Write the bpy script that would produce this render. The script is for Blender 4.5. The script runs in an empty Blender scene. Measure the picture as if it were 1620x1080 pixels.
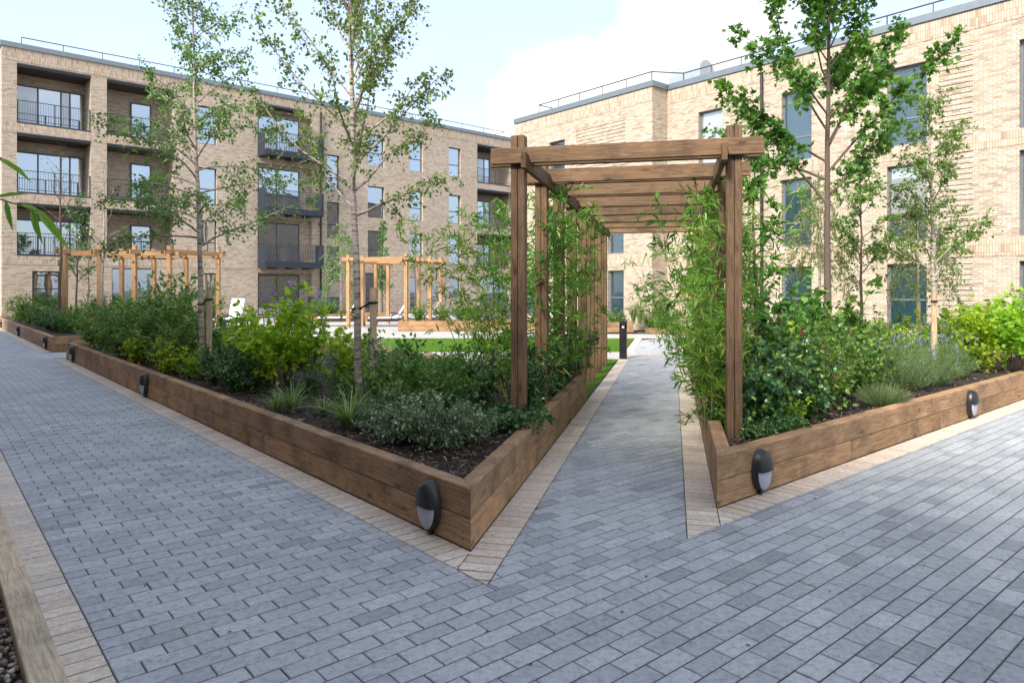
import bpy, math, random
import numpy as np
from mathutils import Matrix, Vector, Euler
R = math.radians
rng = np.random.default_rng(11)
random.seed(5)
sc = bpy.context.scene
COL = sc.collection

# ------------------------------------------------------------------ camera, sky, sun, exposure
cam_d = bpy.data.cameras.new('camera'); cam = bpy.data.objects.new('camera', cam_d); COL.objects.link(cam)
cam.location = (0, 0, 1.65); cam.rotation_euler = (R(90), 0, 0)
cam_d.sensor_width = 36; cam_d.lens = 36*1104/1620; cam_d.shift_y = -83/1620
cam_d.clip_start = 0.05; cam_d.clip_end = 2000
sc.camera = cam

A2 = np.array([-.6474, .7621])      # the way the long walk runs
B2 = np.array([.7621, .6474])       # square to it, along the cross walk
P2 = np.array([.2249, .9744])       # the way through the pergola
PN = np.array([.9744, -.2249])
def ab(a, b): return A2*a + B2*b

SUN_EL = 42
sh = -B2*math.cos(R(17)) - A2*math.sin(R(17))
to_sun = Vector((sh[0]*math.cos(R(SUN_EL)), sh[1]*math.cos(R(SUN_EL)), math.sin(R(SUN_EL)))).normalized()
sun_d = bpy.data.lights.new('sun', 'SUN'); sun_d.energy = 1.5; sun_d.angle = R(13); sun_d.color = (1, .95, .87)
sun = bpy.data.objects.new('sun', sun_d); COL.objects.link(sun)
sun.rotation_euler = (-to_sun).to_track_quat('-Z', 'Y').to_euler(); sun.location = (0, 0, 40)

w = bpy.data.worlds.new('World'); sc.world = w; w.use_nodes = True
nt = w.node_tree; nt.nodes.clear()
def N(nt, t, **k):
    n = nt.nodes.new(t)
    for a, v in k.items():
        if a.startswith('_'): n.inputs[a[1:].replace('_', ' ')].default_value = v
        else: setattr(n, a, v)
    return n
def LK(nt, a, b): nt.links.new(a, b)
out = N(nt, 'ShaderNodeOutputWorld'); bg = N(nt, 'ShaderNodeBackground'); bg.inputs[1].default_value = .13
sky = N(nt, 'ShaderNodeTexSky'); sky.sky_type = 'NISHITA'; sky.sun_disc = False
sky.sun_elevation = R(SUN_EL); sky.sun_rotation = math.atan2(to_sun.x, to_sun.y)
sky.air_density = 1.0; sky.dust_density = 2.5; sky.ozone_density = 1.2; sky.altitude = 20
tc = N(nt, 'ShaderNodeTexCoord')
# thin high haze all over and heaped clouds, by direction
mp = N(nt, 'ShaderNodeMapping'); mp.inputs['Scale'].default_value = (1, 1, 2.2); LK(nt, tc.outputs['Generated'], mp.inputs[0])
n1 = N(nt, 'ShaderNodeTexNoise'); n1.inputs['Scale'].default_value = 2.6; n1.inputs['Detail'].default_value = 9; n1.inputs['Roughness'].default_value = .55
LK(nt, mp.outputs[0], n1.inputs['Vector'])
r1 = N(nt, 'ShaderNodeMapRange'); r1.inputs[1].default_value = .35; r1.inputs[2].default_value = .75; r1.inputs[3].default_value = .55; r1.inputs[4].default_value = .85
LK(nt, n1.outputs[0], r1.inputs[0])
def cloud(azi, ele, rad, soft):
    d = Vector((math.sin(R(azi))*math.cos(R(ele)), math.cos(R(azi))*math.cos(R(ele)), math.sin(R(ele))))
    vs = N(nt, 'ShaderNodeVectorMath', operation='SUBTRACT'); LK(nt, tc.outputs['Generated'], vs.inputs[0]); vs.inputs[1].default_value = d
    mm = N(nt, 'ShaderNodeMapping'); mm.inputs['Scale'].default_value = (1, 1, 1.35); LK(nt, vs.outputs[0], mm.inputs[0])
    ln = N(nt, 'ShaderNodeVectorMath', operation='LENGTH'); LK(nt, mm.outputs[0], ln.inputs[0])
    nn = N(nt, 'ShaderNodeTexNoise'); nn.inputs['Scale'].default_value = 9; nn.inputs['Detail'].default_value = 8; LK(nt, tc.outputs['Generated'], nn.inputs['Vector'])
    ma = N(nt, 'ShaderNodeMath', operation='MULTIPLY_ADD'); LK(nt, nn.outputs[0], ma.inputs[0]); ma.inputs[1].default_value = -.22; LK(nt, ln.outputs['Value'], ma.inputs[2])
    mr = N(nt, 'ShaderNodeMapRange', interpolation_type='SMOOTHSTEP'); LK(nt, ma.outputs[0], mr.inputs[0])
    mr.inputs[1].default_value = rad - .11 - soft; mr.inputs[2].default_value = rad - .11 + soft; mr.inputs[3].default_value = 1; mr.inputs[4].default_value = 0
    return mr.outputs[0]
cl = [cloud(5.0, 13, .135, .014), cloud(9, 9.5, .13, .02), cloud(15.5, 20.5, .11, .035), cloud(1.0, 7, .11, .02), cloud(-60, 25, .3, .06), cloud(75, 20, .35, .06), cloud(140, 30, .4, .08), cloud(-130, 35, .35, .08)]
acc = cl[0]
for c in cl[1:]:
    m = N(nt, 'ShaderNodeMath', operation='MAXIMUM'); LK(nt, acc, m.inputs[0]); LK(nt, c, m.inputs[1]); acc = m.outputs[0]
hz = N(nt, 'ShaderNodeMixRGB'); LK(nt, r1.outputs[0], hz.inputs[0]); LK(nt, sky.outputs[0], hz.inputs[1]); hz.inputs[2].default_value = (1.34, 1.50, 1.92, 1)
cm = N(nt, 'ShaderNodeMixRGB'); LK(nt, acc, cm.inputs[0]); LK(nt, hz.outputs[0], cm.inputs[1]); cm.inputs[2].default_value = (2.5, 2.5, 2.5, 1)
LK(nt, cm.outputs[0], bg.inputs[0]); LK(nt, bg.outputs[0], out.inputs[0])

vs = sc.view_settings; vs.view_transform = 'Standard'; vs.look = 'None'; vs.exposure = 2.2; vs.gamma = 1; vs.use_curve_mapping = False
sc.render.engine = 'CYCLES'; sc.cycles.use_denoising = True; sc.cycles.max_bounces = 7; sc.cycles.transparent_max_bounces = 4
sc.cycles.diffuse_bounces = 4; sc.cycles.glossy_bounces = 3; sc.cycles.transmission_bounces = 4; sc.cycles.caustics_reflective = False

# ------------------------------------------------------------------ mesh helpers
class MB:
    def __init__(s): s.V = []; s.F = []; s.n = 0; s.var = []; s.hasvar = False
    def add(s, V, F, var=None):
        V = np.asarray(V, float).reshape(-1, 3)
        s.V.append(V)
        for f in F:
            f = np.asarray(f, np.int64)
            if f.ndim == 1: f = f[None]
            s.F.append(f + s.n)
            if var is not None: s.hasvar = True
            s.var.append(np.broadcast_to(np.asarray(0. if var is None else var, float), (len(f),)))
        s.n += len(V)
        return s
    def mesh(s, name, mats, smooth=False):
        me = bpy.data.meshes.new(name)
        V = np.concatenate(s.V); tot = np.concatenate([np.full(len(f), f.shape[1]) for f in s.F])
        loops = np.concatenate([f.ravel() for f in s.F]); start = np.concatenate([[0], np.cumsum(tot)[:-1]])
        me.vertices.add(len(V)); me.vertices.foreach_set('co', V.ravel())
        me.loops.add(len(loops)); me.loops.foreach_set('vertex_index', loops)
        me.polygons.add(len(tot)); me.polygons.foreach_set('loop_start', start); me.polygons.foreach_set('loop_total', tot)
        me.polygons.foreach_set('use_smooth', np.full(len(tot), bool(smooth)))
        for m in (mats if isinstance(mats, (list, tuple)) else [mats]): me.materials.append(m)
        if s.hasvar:
            at = me.attributes.new('var', 'FLOAT', 'FACE'); at.data.foreach_set('value', np.concatenate(s.var))
        me.update(calc_edges=True); me.validate()
        return me
    def box(s, x0, x1, y0, y1, z0, z1, var=None):
        V = [(x0,y0,z0),(x1,y0,z0),(x1,y1,z0),(x0,y1,z0),(x0,y0,z1),(x1,y0,z1),(x1,y1,z1),(x0,y1,z1)]
        return s.add(V, [np.array([(0,3,2,1),(4,5,6,7),(0,1,5,4),(1,2,6,5),(2,3,7,6),(3,0,4,7)])], var)
    def cbox(s, x0, x1, y0, y1, z0, z1, c=.006, M=None):
        V = []; 
        lo = (x0,y0,z0); hi = (x1,y1,z1); idx = {}
        for ix in (0,1):
            for iy in (0,1):
                for iz in (0,1):
                    p = [hi[k] if i else lo[k] for k, i in enumerate((ix,iy,iz))]
                    sg = [-c if i else c for i in (ix,iy,iz)]
                    for ax in range(3):
                        q = list(p)
                        for k in range(3):
                            if k != ax: q[k] += sg[k]
                        idx[(ix,iy,iz,ax)] = len(V); V.append(q)
        F4 = []; F3 = []
        def I(t, ax): return idx[(t[0],t[1],t[2],ax)]
        for ax in range(3):
            o = [k for k in range(3) if k != ax]
            for e in (0,1):
                t = []
                for u, v in ((0,0),(1,0),(1,1),(0,1)):
                    c3 = [0,0,0]; c3[ax] = e; c3[o[0]] = u; c3[o[1]] = v; t.append(I(c3, ax))
                flip = (e == 1) if ax != 1 else (e == 0)
                F4.append(t if flip else t[::-1])
        for ax in range(3):
            o = [k for k in range(3) if k != ax]
            for u in (0,1):
                for v in (0,1):
                    c0 = [0,0,0]; c1 = [0,0,0]; c1[ax] = 1
                    for c3 in (c0, c1): c3[o[0]] = u; c3[o[1]] = v
                    F4.append([I(c0,o[0]), I(c1,o[0]), I(c1,o[1]), I(c0,o[1])])
        for ix in (0,1):
            for iy in (0,1):
                for iz in (0,1): F3.append([I((ix,iy,iz),k) for k in range(3)])
        V = np.array(V)
        if M is not None: V = V @ np.array(M.to_3x3()).T + np.array(M.translation)
        return s.add(V, [np.array(F4), np.array(F3)])
    def tube(s, P, r, k=6, cap=True, var=None):
        P = np.asarray(P, float); n = len(P); r = np.broadcast_to(np.asarray(r, float), (n,))
        T = np.gradient(P, axis=0); T /= np.linalg.norm(T, axis=1, keepdims=True) + 1e-9
        ref = np.where(np.abs(T[:, 2:3]) > .9, np.array([[1., 0, 0]]), np.array([[0., 0, 1]]))
        U = np.cross(T, ref); U /= np.linalg.norm(U, axis=1, keepdims=True) + 1e-9
        W = np.cross(T, U)
        an = np.arange(k)*2*math.pi/k
        V = P[:, None] + r[:, None, None]*(np.cos(an)[None, :, None]*U[:, None] + np.sin(an)[None, :, None]*W[:, None])
        i = np.arange(n-1)[:, None]*k; j = np.arange(k)[None]; j2 = (j+1) % k
        F = np.stack([i+j, i+j2, i+k+j2, i+k+j], -1).reshape(-1, 4)
        fs = [F]
        if cap: fs += [np.arange(k)[None], np.arange((n-1)*k, n*k)[::-1][None]]
        return s.add(V.reshape(-1, 3), fs, var)
    def lathe(s, prof, k=20, cx=0, cy=0):
        prof = np.array(prof, float); an = np.arange(k)*2*math.pi/k; n = len(prof)
        V = np.stack([cx+prof[:, 0:1]*np.cos(an), cy+prof[:, 0:1]*np.sin(an), np.repeat(prof[:, 1:2], k, 1)], -1).reshape(-1, 3)
        i = np.arange(n-1)[:, None]*k; j = np.arange(k)[None]; j2 = (j+1) % k
        s.add(V, [np.stack([i+j, i+j2, i+k+j2, i+k+j], -1).reshape(-1, 4), np.arange(k)[::-1][None], np.arange((n-1)*k, n*k)[None]])
        return s
    def poly(s, pts, z0, z1=None):
        """flat polygon, or a prism when z1 is given"""
        n = len(pts); pts = np.array(pts, float)
        area = sum(pts[i][0]*pts[(i+1) % n][1]-pts[(i+1) % n][0]*pts[i][1] for i in range(n))
        if area < 0: pts = pts[::-1]
        if z1 is None: return s.add(np.c_[pts, np.full(n, z0)], [np.arange(n)[None]])
        V = np.r_[np.c_[pts, np.full(n, z0)], np.c_[pts, np.full(n, z1)]]
        return s.add(V, [np.arange(n)[::-1][None], (np.arange(n)+n)[None], np.array([(i, (i+1) % n, n+(i+1) % n, n+i) for i in range(n)])])

def link(name, me, parent=None, loc=None, M=None):
    o = bpy.data.objects.new(name, me); COL.objects.link(o)
    if parent is not None: o.parent = parent
    if loc is not None: o.location = loc
    if M is not None: o.matrix_local = M
    return o
def tag(o, label=None, cat=None, group=None, kind=None):
    if label: o['label'] = label
    if cat: o['category'] = cat
    if group: o['group'] = group
    if kind: o['kind'] = kind
    return o
def empty(name, loc=(0, 0, 0), rz=0):
    o = bpy.data.objects.new(name, None); COL.objects.link(o); o.location = loc; o.rotation_euler = (0, 0, rz); o.empty_display_size = .2
    return o
def copy_tree(o, parent=None):
    c = o.copy(); COL.objects.link(c); c.parent = parent
    for ch in list(o.children): copy_tree(ch, c)
    return c
def frame(p0, p1, up=(0, 0, 1)):
    """matrix with local x from p0 to p1"""
    x = (Vector(p1)-Vector(p0)).normalized(); u = Vector(up); y = u.cross(x).normalized(); z = x.cross(y)
    return Matrix(((x.x, y.x, z.x, p0[0]), (x.y, y.y, z.y, p0[1]), (x.z, y.z, z.z, p0[2]), (0, 0, 0, 1)))

# ------------------------------------------------------------------ materials
def mat(name):
    m = bpy.data.materials.new(name); m.use_nodes = True; nt = m.node_tree; nt.nodes.clear()
    o = N(nt, 'ShaderNodeOutputMaterial'); b = N(nt, 'ShaderNodeBsdfPrincipled'); LK(nt, b.outputs[0], o.inputs[0])
    return m, nt, b, o
def ramp(nt, fac, stops, interp='LINEAR'):
    r = N(nt, 'ShaderNodeValToRGB'); r.color_ramp.interpolation = interp; els = r.color_ramp.elements
    while len(els) > len(stops): els.remove(els[0])
    while len(els) < len(stops): els.new(.5)
    for e, (p, c) in zip(els, stops): e.position = p; e.color = (*c, 1)
    if fac is not None: LK(nt, fac, r.inputs[0])
    return r.outputs[0]
def noise(nt, vec, scale, detail=4, rough=.55, out=0):
    n = N(nt, 'ShaderNodeTexNoise'); n.inputs['Scale'].default_value = scale; n.inputs['Detail'].default_value = detail; n.inputs['Roughness'].default_value = rough
    if vec is not None: LK(nt, vec, n.inputs['Vector'])
    return n.outputs[out]
def mix(nt, f, a, b, blend='MIX'):
    m = N(nt, 'ShaderNodeMixRGB', blend_type=blend)
    for i, v in enumerate((f, a, b)):
        if isinstance(v, (int, float)): m.inputs[i].default_value = v if i == 0 else (v, v, v, 1)
        elif isinstance(v, tuple): m.inputs[i].default_value = (*v, 1)
        else: LK(nt, v, m.inputs[i])
    return m.outputs[0]
def math_(nt, op, a, b=None, c=None):
    m = N(nt, 'ShaderNodeMath', operation=op)
    for i, v in enumerate((a, b, c)):
        if v is None: continue
        if isinstance(v, (int, float)): m.inputs[i].default_value = v
        else: LK(nt, v, m.inputs[i])
    return m.outputs[0]
def bump(nt, b, h, strength=.4, dist=.01):
    n = N(nt, 'ShaderNodeBump'); n.inputs['Strength'].default_value = strength; n.inputs['Distance'].default_value = dist
    LK(nt, h, n.inputs['Height']); LK(nt, n.outputs[0], b.inputs['Normal'])
def simple(name, col, rough=.5, metal=0, var=.12, sc_=6, spec=.5):
    m, nt, b, o = mat(name); tc = N(nt, 'ShaderNodeTexCoord')
    n = noise(nt, tc.outputs['Object'], sc_, 5)
    c = mix(nt, n, tuple(x*(1-var) for x in col), tuple(min(1, x*(1+var)) for x in col)); LK(nt, c, b.inputs['Base Color'])
    b.inputs['Metallic'].default_value = metal; b.inputs['Specular IOR Level'].default_value = spec
    rr = N(nt, 'ShaderNodeMapRange'); LK(nt, n, rr.inputs[0]); rr.inputs[3].default_value = max(0, rough-.08); rr.inputs[4].default_value = min(1, rough+.08); LK(nt, rr.outputs[0], b.inputs['Roughness'])
    return m

def paver_mat(name, stops, source, stain=(.5, .5, .5)):
    m, nt, b, o = mat(name); g = N(nt, 'ShaderNodeNewGeometry')
    if source == 'object': rnd = N(nt, 'ShaderNodeObjectInfo').outputs['Random']
    else:
        a = N(nt, 'ShaderNodeAttribute'); a.attribute_name = 'var'; rnd = a.outputs['Fac']
    P = g.outputs['Position']
    c = ramp(nt, rnd, stops)
    c = mix(nt, .85, c, ramp(nt, noise(nt, P, 26, 7, .75), [(.30, (.45,)*3), (.46, (.92,)*3), (.70, (1.28,)*3)]), 'MULTIPLY')
    sp = noise(nt, P, 240, 3, .7)
    c = mix(nt, .8, c, ramp(nt, sp, [(.30, (.4,)*3), (.46, (1.,)*3), (.7, (1.3,)*3)]), 'MULTIPLY')
    big = noise(nt, P, 1.1, 5, .6)
    c = mix(nt, .6, c, ramp(nt, big, [(.3, (.66, .67, .69)), (.48, (1., 1., 1.)), (.7, (1.14, 1.11, 1.06))]), 'MULTIPLY')
    LK(nt, c, b.inputs['Base Color']); 
    rr = N(nt, 'ShaderNodeMapRange'); LK(nt, big, rr.inputs[0]); rr.inputs[3].default_value = .55; rr.inputs[4].default_value = .85; LK(nt, rr.outputs[0], b.inputs['Roughness'])
    bump(nt, b, sp, .5, .004)
    return m
GREY = [(0, (.245, .258, .265)), (.10, (.315, .33, .338)), (.6, (.355, .37, .378)), (1, (.405, .418, .422))]
BUFF = [(0, (.50, .42, .335)), (.5, (.555, .47, .38)), (1, (.61, .52, .425))]
M_pav_o = paver_mat('grey_block', GREY, 'object'); M_pav_j = paver_mat('grey_block_joined', GREY, 'attr')
M_buf_o = paver_mat('buff_block', BUFF, 'object'); M_buf_j = paver_mat('buff_block_joined', BUFF, 'attr')
def sand_mat():
    m, nt, b, o = mat('joint_sand'); g = N(nt, 'ShaderNodeNewGeometry'); n = noise(nt, g.outputs['Position'], 60, 6, .7)
    c = ramp(nt, n, [(.3, (.04, .038, .036)), (.7, (.10, .094, .086))]); LK(nt, c, b.inputs['Base Color']); b.inputs['Roughness'].default_value = .95; bump(nt, b, n, .6, .01)
    return m
M_sand = sand_mat()
def pale_mat():
    m, nt, b, o = mat('pale_resin_paving'); g = N(nt, 'ShaderNodeNewGeometry'); P = g.outputs['Position']
    c = ramp(nt, noise(nt, P, 3, 5), [(.3, (.37, .355, .335)), (.7, (.47, .455, .43))])
    br = N(nt, 'ShaderNodeTexBrick'); br.inputs['Scale'].default_value = 1; br.inputs['Brick Width'].default_value = .6; br.inputs['Row Height'].default_value = .6; br.inputs['Mortar Size'].default_value = .006
    br.inputs['Color1'].default_value = (1, 1, 1, 1); br.inputs['Color2'].default_value = (.92, .92, .92, 1); br.inputs['Mortar'].default_value = (.5, .5, .5, 1); LK(nt, P, br.inputs['Vector'])
    c = mix(nt, 1, c, br.outputs[0], 'MULTIPLY'); LK(nt, c, b.inputs['Base Color']); b.inputs['Roughness'].default_value = .8
    return m
M_pale = pale_mat()

def wood_mat(name, dark, mid, light, grey=.2, weather=.5):
    m, nt, b, o = mat(name); tc = N(nt, 'ShaderNodeTexCoord'); oi = N(nt, 'ShaderNodeObjectInfo')
    cx = N(nt, 'ShaderNodeCombineXYZ'); LK(nt, math_(nt, 'MULTIPLY', oi.outputs['Random'], 37.), cx.inputs[0]); LK(nt, math_(nt, 'MULTIPLY', oi.outputs['Random'], 11.), cx.inputs[1])
    va = N(nt, 'ShaderNodeVectorMath', operation='ADD'); LK(nt, tc.outputs['Object'], va.inputs[0]); LK(nt, cx.outputs[0], va.inputs[1])
    mp = N(nt, 'ShaderNodeMapping'); mp.inputs['Scale'].default_value = (.45, 7, 7); LK(nt, va.outputs[0], mp.inputs[0])
    wv = N(nt, 'ShaderNodeTexNoise'); wv.inputs['Scale'].default_value = 2.4; wv.inputs['Detail'].default_value = 5; wv.inputs['Distortion'].default_value = 1.2; LK(nt, mp.outputs[0], wv.inputs['Vector'])
    mp2 = N(nt, 'ShaderNodeMapping'); mp2.inputs['Scale'].default_value = (3, 90, 90); LK(nt, va.outputs[0], mp2.inputs[0])
    fine = noise(nt, mp2.outputs[0], 1.6, 3, .6)
    band = math_(nt, 'FRACT', math_(nt, 'MULTIPLY', wv.outputs[0], 6.5))
    band = math_(nt, 'ABSOLUTE', math_(nt, 'SUBTRACT', band, .5))
    f = math_(nt, 'ADD', math_(nt, 'MULTIPLY', band, .55), math_(nt, 'MULTIPLY', fine, .62))
    c = ramp(nt, f, [(.18, dark), (.42, mid), (.72, light)])
    # knots
    mk = N(nt, 'ShaderNodeMapping'); mk.inputs['Scale'].default_value = (2.4, 6.5, 6.5); LK(nt, va.outputs[0], mk.inputs[0])
    vo = N(nt, 'ShaderNodeTexVoronoi'); vo.inputs['Scale'].default_value = 1.0; LK(nt, mk.outputs[0], vo.inputs['Vector'])
    kn = ramp(nt, vo.outputs['Distance'], [(.05, (.28, .25, .24)), (.14, (.85, .82, .8)), (.2, (1, 1, 1))])
    c = mix(nt, .8, c, kn, 'MULTIPLY')
    # stains and per-board tone
    st = noise(nt, va.outputs[0], 2.2, 6, .65)
    c = mix(nt, weather, c, ramp(nt, st, [(.32, (.45, .45, .47)), (.55, (1, 1, 1)), (.75, (1.15, 1.1, 1.05))]), 'MULTIPLY')
    tone = ramp(nt, oi.outputs['Random'], [(0, (.78, .76, .76)), (.5, (1, 1, 1)), (1, (1.16, 1.12, 1.08))])
    c = mix(nt, 1, c, tone, 'MULTIPLY')
    gr = N(nt, 'ShaderNodeHueSaturation'); gr.inputs['Saturation'].default_value = 1-grey; LK(nt, c, gr.inputs['Color'])
    LK(nt, gr.outputs[0], b.inputs['Base Color']); b.inputs['Roughness'].default_value = .72; b.inputs['Specular IOR Level'].default_value = .3
    bump(nt, b, f, .35, .004)
    return m
M_sleeper = wood_mat('sleeper_oak', (.18, .098, .046), (.345, .208, .108), (.475, .312, .178), .0, .9)
M_perg = wood_mat('pergola_timber', (.085, .048, .026), (.165, .101, .055), (.25, .162, .093), .0, .85)
M_perg_new = wood_mat('pale_new_timber', (.33, .185, .085), (.46, .275, .135), (.55, .35, .19), .0, .3)
M_oldlog = wood_mat('weathered_sleeper', (.30, .225, .14), (.47, .375, .25), (.60, .50, .36), .0, .9)
M_stake = wood_mat('round_stake', (.24, .16, .09), (.38, .27, .15), (.48, .36, .22), .1, .4)

def brick_mat(name, vertical=False, tint=(1, 1, 1)):
    m, nt, b, o = mat(name); tc = N(nt, 'ShaderNodeTexCoord'); sx = N(nt, 'ShaderNodeSeparateXYZ'); LK(nt, tc.outputs['Object'], sx.inputs[0])
    u = math_(nt, 'ADD', sx.outputs[0], sx.outputs[1]); cx = N(nt, 'ShaderNodeCombineXYZ')
    if vertical: LK(nt, sx.outputs[2], cx.inputs[0]); LK(nt, u, cx.inputs[1])
    else: LK(nt, u, cx.inputs[0]); LK(nt, sx.outputs[2], cx.inputs[1])
    br = N(nt, 'ShaderNodeTexBrick'); br.inputs['Scale'].default_value = 1; br.inputs['Brick Width'].default_value = .222; br.inputs['Row Height'].default_value = .068
    br.inputs['Mortar Size'].default_value = .009; br.inputs['Mortar Smooth'].default_value = .25; br.offset = 0 if vertical else .5
    br.inputs['Color1'].default_value = (0, 0, 0, 1); br.inputs['Color2'].default_value = (1, 1, 1, 1); br.inputs['Mortar'].default_value = (.5, .5, .5, 1); LK(nt, cx.outputs[0], br.inputs['Vector'])
    # cell random of its own, so that bricks vary singly
    ux = N(nt, 'ShaderNodeSeparateXYZ'); LK(nt, cx.outputs[0], ux.inputs[0])
    row = math_(nt, 'FLOOR', math_(nt, 'DIVIDE', ux.outputs[1], .068))
    off = 0. if vertical else .5
    par = math_(nt, 'MULTIPLY', math_(nt, 'MODULO', math_(nt, 'ABSOLUTE', row), 2.), off)
    col = math_(nt, 'FLOOR', math_(nt, 'ADD', math_(nt, 'DIVIDE', ux.outputs[0], .222), par))
    c2 = N(nt, 'ShaderNodeCombineXYZ'); LK(nt, col, c2.inputs[0]); LK(nt, row, c2.inputs[1])
    wn = N(nt, 'ShaderNodeTexWhiteNoise', noise_dimensions='2D'); LK(nt, c2.outputs[0], wn.inputs['Vector'])
    T = tint
    S = [(0, (.38, .28, .205)), (.10, (.46, .35, .26)), (.35, (.535, .43, .325)), (.65, (.58, .48, .37)), (.88, (.62, .525, .415)), (1, (.665, .58, .475))]
    c = ramp(nt, wn.outputs['Value'], [(p, tuple(x*t*.96 for x, t in zip(k, T))) for p, k in S])
    n = noise(nt, cx.outputs[0], 40, 4, .6); c = mix(nt, .5, c, ramp(nt, n, [(.3, (.62, .6, .58)), (.6, (1.05,)*3)]), 'MULTIPLY')
    big = noise(nt, cx.outputs[0], .45, 5, .65); c = mix(nt, .5, c, ramp(nt, big, [(.3, (.86, .84, .82)), (.65, (1.05,)*3)]), 'MULTIPLY')
    c = mix(nt, br.outputs['Fac'], c, (.31, .275, .235)); LK(nt, c, b.inputs['Base Color']); b.inputs['Roughness'].default_value = .88; b.inputs['Specular IOR Level'].default_value = .2
    hgt = math_(nt, 'SUBTRACT', math_(nt, 'MULTIPLY', n, .3), br.outputs['Fac']); bump(nt, b, hgt, .7, .008)
    return m
M_brick = brick_mat('buff_multi_brick'); M_soldier = brick_mat('buff_soldier_brick', True, (1.02, .97, .93))
M_frame = simple('dark_grey_aluminium', (.045, .05, .06), .4, .2)
M_blue = simple('slate_blue_steel', (.035, .045, .062), .5, 0)
M_rframe = simple('blue_grey_window_frame', (.16, .19, .225), .4, .3)
M_coping = simple('grey_metal_coping', (.20, .235, .255), .4, .5)
M_soffit = simple('dark_soffit_board', (.05, .042, .04), .7)
M_galv = simple('galvanised_rail', (.16, .16, .17), .45, .7)
M_vent = simple('ventilator_metal', (.42, .45, .47), .4, .5)
def glass_mat(name, base, refl):
    m, nt, b, o = mat(name); tc = N(nt, 'ShaderNodeTexCoord'); gl = N(nt, 'ShaderNodeBsdfGlossy'); gl.inputs['Roughness'].default_value = .015; gl.inputs['Color'].default_value = (.88, .95, 1, 1)
    n = noise(nt, tc.outputs['Object'], .8, 2); bm = N(nt, 'ShaderNodeBump'); bm.inputs['Strength'].default_value = .03; bm.inputs['Distance'].default_value = .1; LK(nt, n, bm.inputs['Height']); LK(nt, bm.outputs[0], gl.inputs['Normal'])
    LK(nt, mix(nt, noise(nt, tc.outputs['Object'], 1.6, 3), tuple(x*.5 for x in base), tuple(x*1.5 for x in base)), b.inputs['Base Color']); b.inputs['Roughness'].default_value = .3; b.inputs['Specular IOR Level'].default_value = .2
    ms = N(nt, 'ShaderNodeMixShader'); fr = N(nt, 'ShaderNodeLayerWeight'); fr.inputs[0].default_value = .25
    LK(nt, math_(nt, 'ADD', math_(nt, 'MULTIPLY', fr.outputs['Facing'], .5), refl), ms.inputs[0]); LK(nt, b.outputs[0], ms.inputs[1]); LK(nt, gl.outputs[0], ms.inputs[2]); LK(nt, ms.outputs[0], o.inputs[0])
    return m
M_glass = glass_mat('window_glass', (.03, .036, .04), .48)
M_glass_r = glass_mat('window_glass_tinted', (.02, .05, .06), .10)
M_blind = glass_mat('window_glass_with_blind', (.34, .35, .34), .22)
M_mulch = None
def mulch_mat():
    m, nt, b, o = mat('bark_mulch'); g = N(nt, 'ShaderNodeNewGeometry'); n = noise(nt, g.outputs['Position'], 45, 6, .75)
    LK(nt, ramp(nt, n, [(.3, (.012, .008, .006)), (.55, (.045, .028, .02)), (.75, (.12, .08, .055))]), b.inputs['Base Color']); b.inputs['Roughness'].default_value = .95; bump(nt, b, n, 1, .03)
    return m
M_mulch = mulch_mat()
def attr_ramp_mat(name, stops, rough=.8):
    m, nt, b, o = mat(name); a = N(nt, 'ShaderNodeAttribute'); a.attribute_name = 'var'; g = N(nt, 'ShaderNodeNewGeometry')
    c = mix(nt, .5, ramp(nt, a.outputs['Fac'], stops), ramp(nt, noise(nt, g.outputs['Position'], 90, 3), [(.3, (.6,)*3), (.7, (1.15,)*3)]), 'MULTIPLY')
    LK(nt, c, b.inputs['Base Color']); b.inputs['Roughness'].default_value = rough
    return m
M_chip = attr_ramp_mat('bark_chips', [(0, (.025, .015, .010)), (.4, (.095, .055, .036)), (.8, (.20, .13, .088)), (1, (.42, .32, .24))])
M_pebble = attr_ramp_mat('pebbles', [(0, (.06, .05, .04)), (.4, (.22, .17, .12)), (.7, (.34, .30, .26)), (1, (.55, .52, .48))], .6)
def leaf_mat(name, stops, trans=.35, rough=.42, gloss=.45):
    m, nt, b, o = mat(name); a = N(nt, 'ShaderNodeAttribute'); a.attribute_name = 'var'; g = N(nt, 'ShaderNodeNewGeometry'); oi = N(nt, 'ShaderNodeObjectInfo')
    c = ramp(nt, a.outputs['Fac'], stops)
    c = mix(nt, .5, c, ramp(nt, noise(nt, g.outputs['Position'], 5, 3), [(.3, (.72, .75, .7)), (.7, (1.18, 1.15, 1.0))]), 'MULTIPLY')
    hs = N(nt, 'ShaderNodeHueSaturation'); LK(nt, c, hs.inputs['Color'])
    mr = N(nt, 'ShaderNodeMapRange'); LK(nt, oi.outputs['Random'], mr.inputs[0]); mr.inputs[3].default_value = .48; mr.inputs[4].default_value = .52; LK(nt, mr.outputs[0], hs.inputs['Hue'])
    LK(nt, hs.outputs[0], b.inputs['Base Color']); b.inputs['Roughness'].default_value = rough; b.inputs['Specular IOR Level'].default_value = gloss
    t = N(nt, 'ShaderNodeBsdfTranslucent'); LK(nt, mix(nt, 1, hs.outputs[0], (1.25, 1.3, .6), 'MULTIPLY'), t.inputs[0])
    ms = N(nt, 'ShaderNodeMixShader'); ms.inputs[0].default_value = trans; LK(nt, b.outputs[0], ms.inputs[1]); LK(nt, t.outputs[0], ms.inputs[2]); LK(nt, ms.outputs[0], o.inputs[0])
    return m
L_birch = leaf_mat('birch_leaf', [(0, (0.079, 0.151, 0.043)), (.5, (0.144, 0.259, 0.071)), (.9, (0.230, 0.374, 0.101)), (1, (0.402, 0.431, 0.115))], .42, .38, .6)
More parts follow.
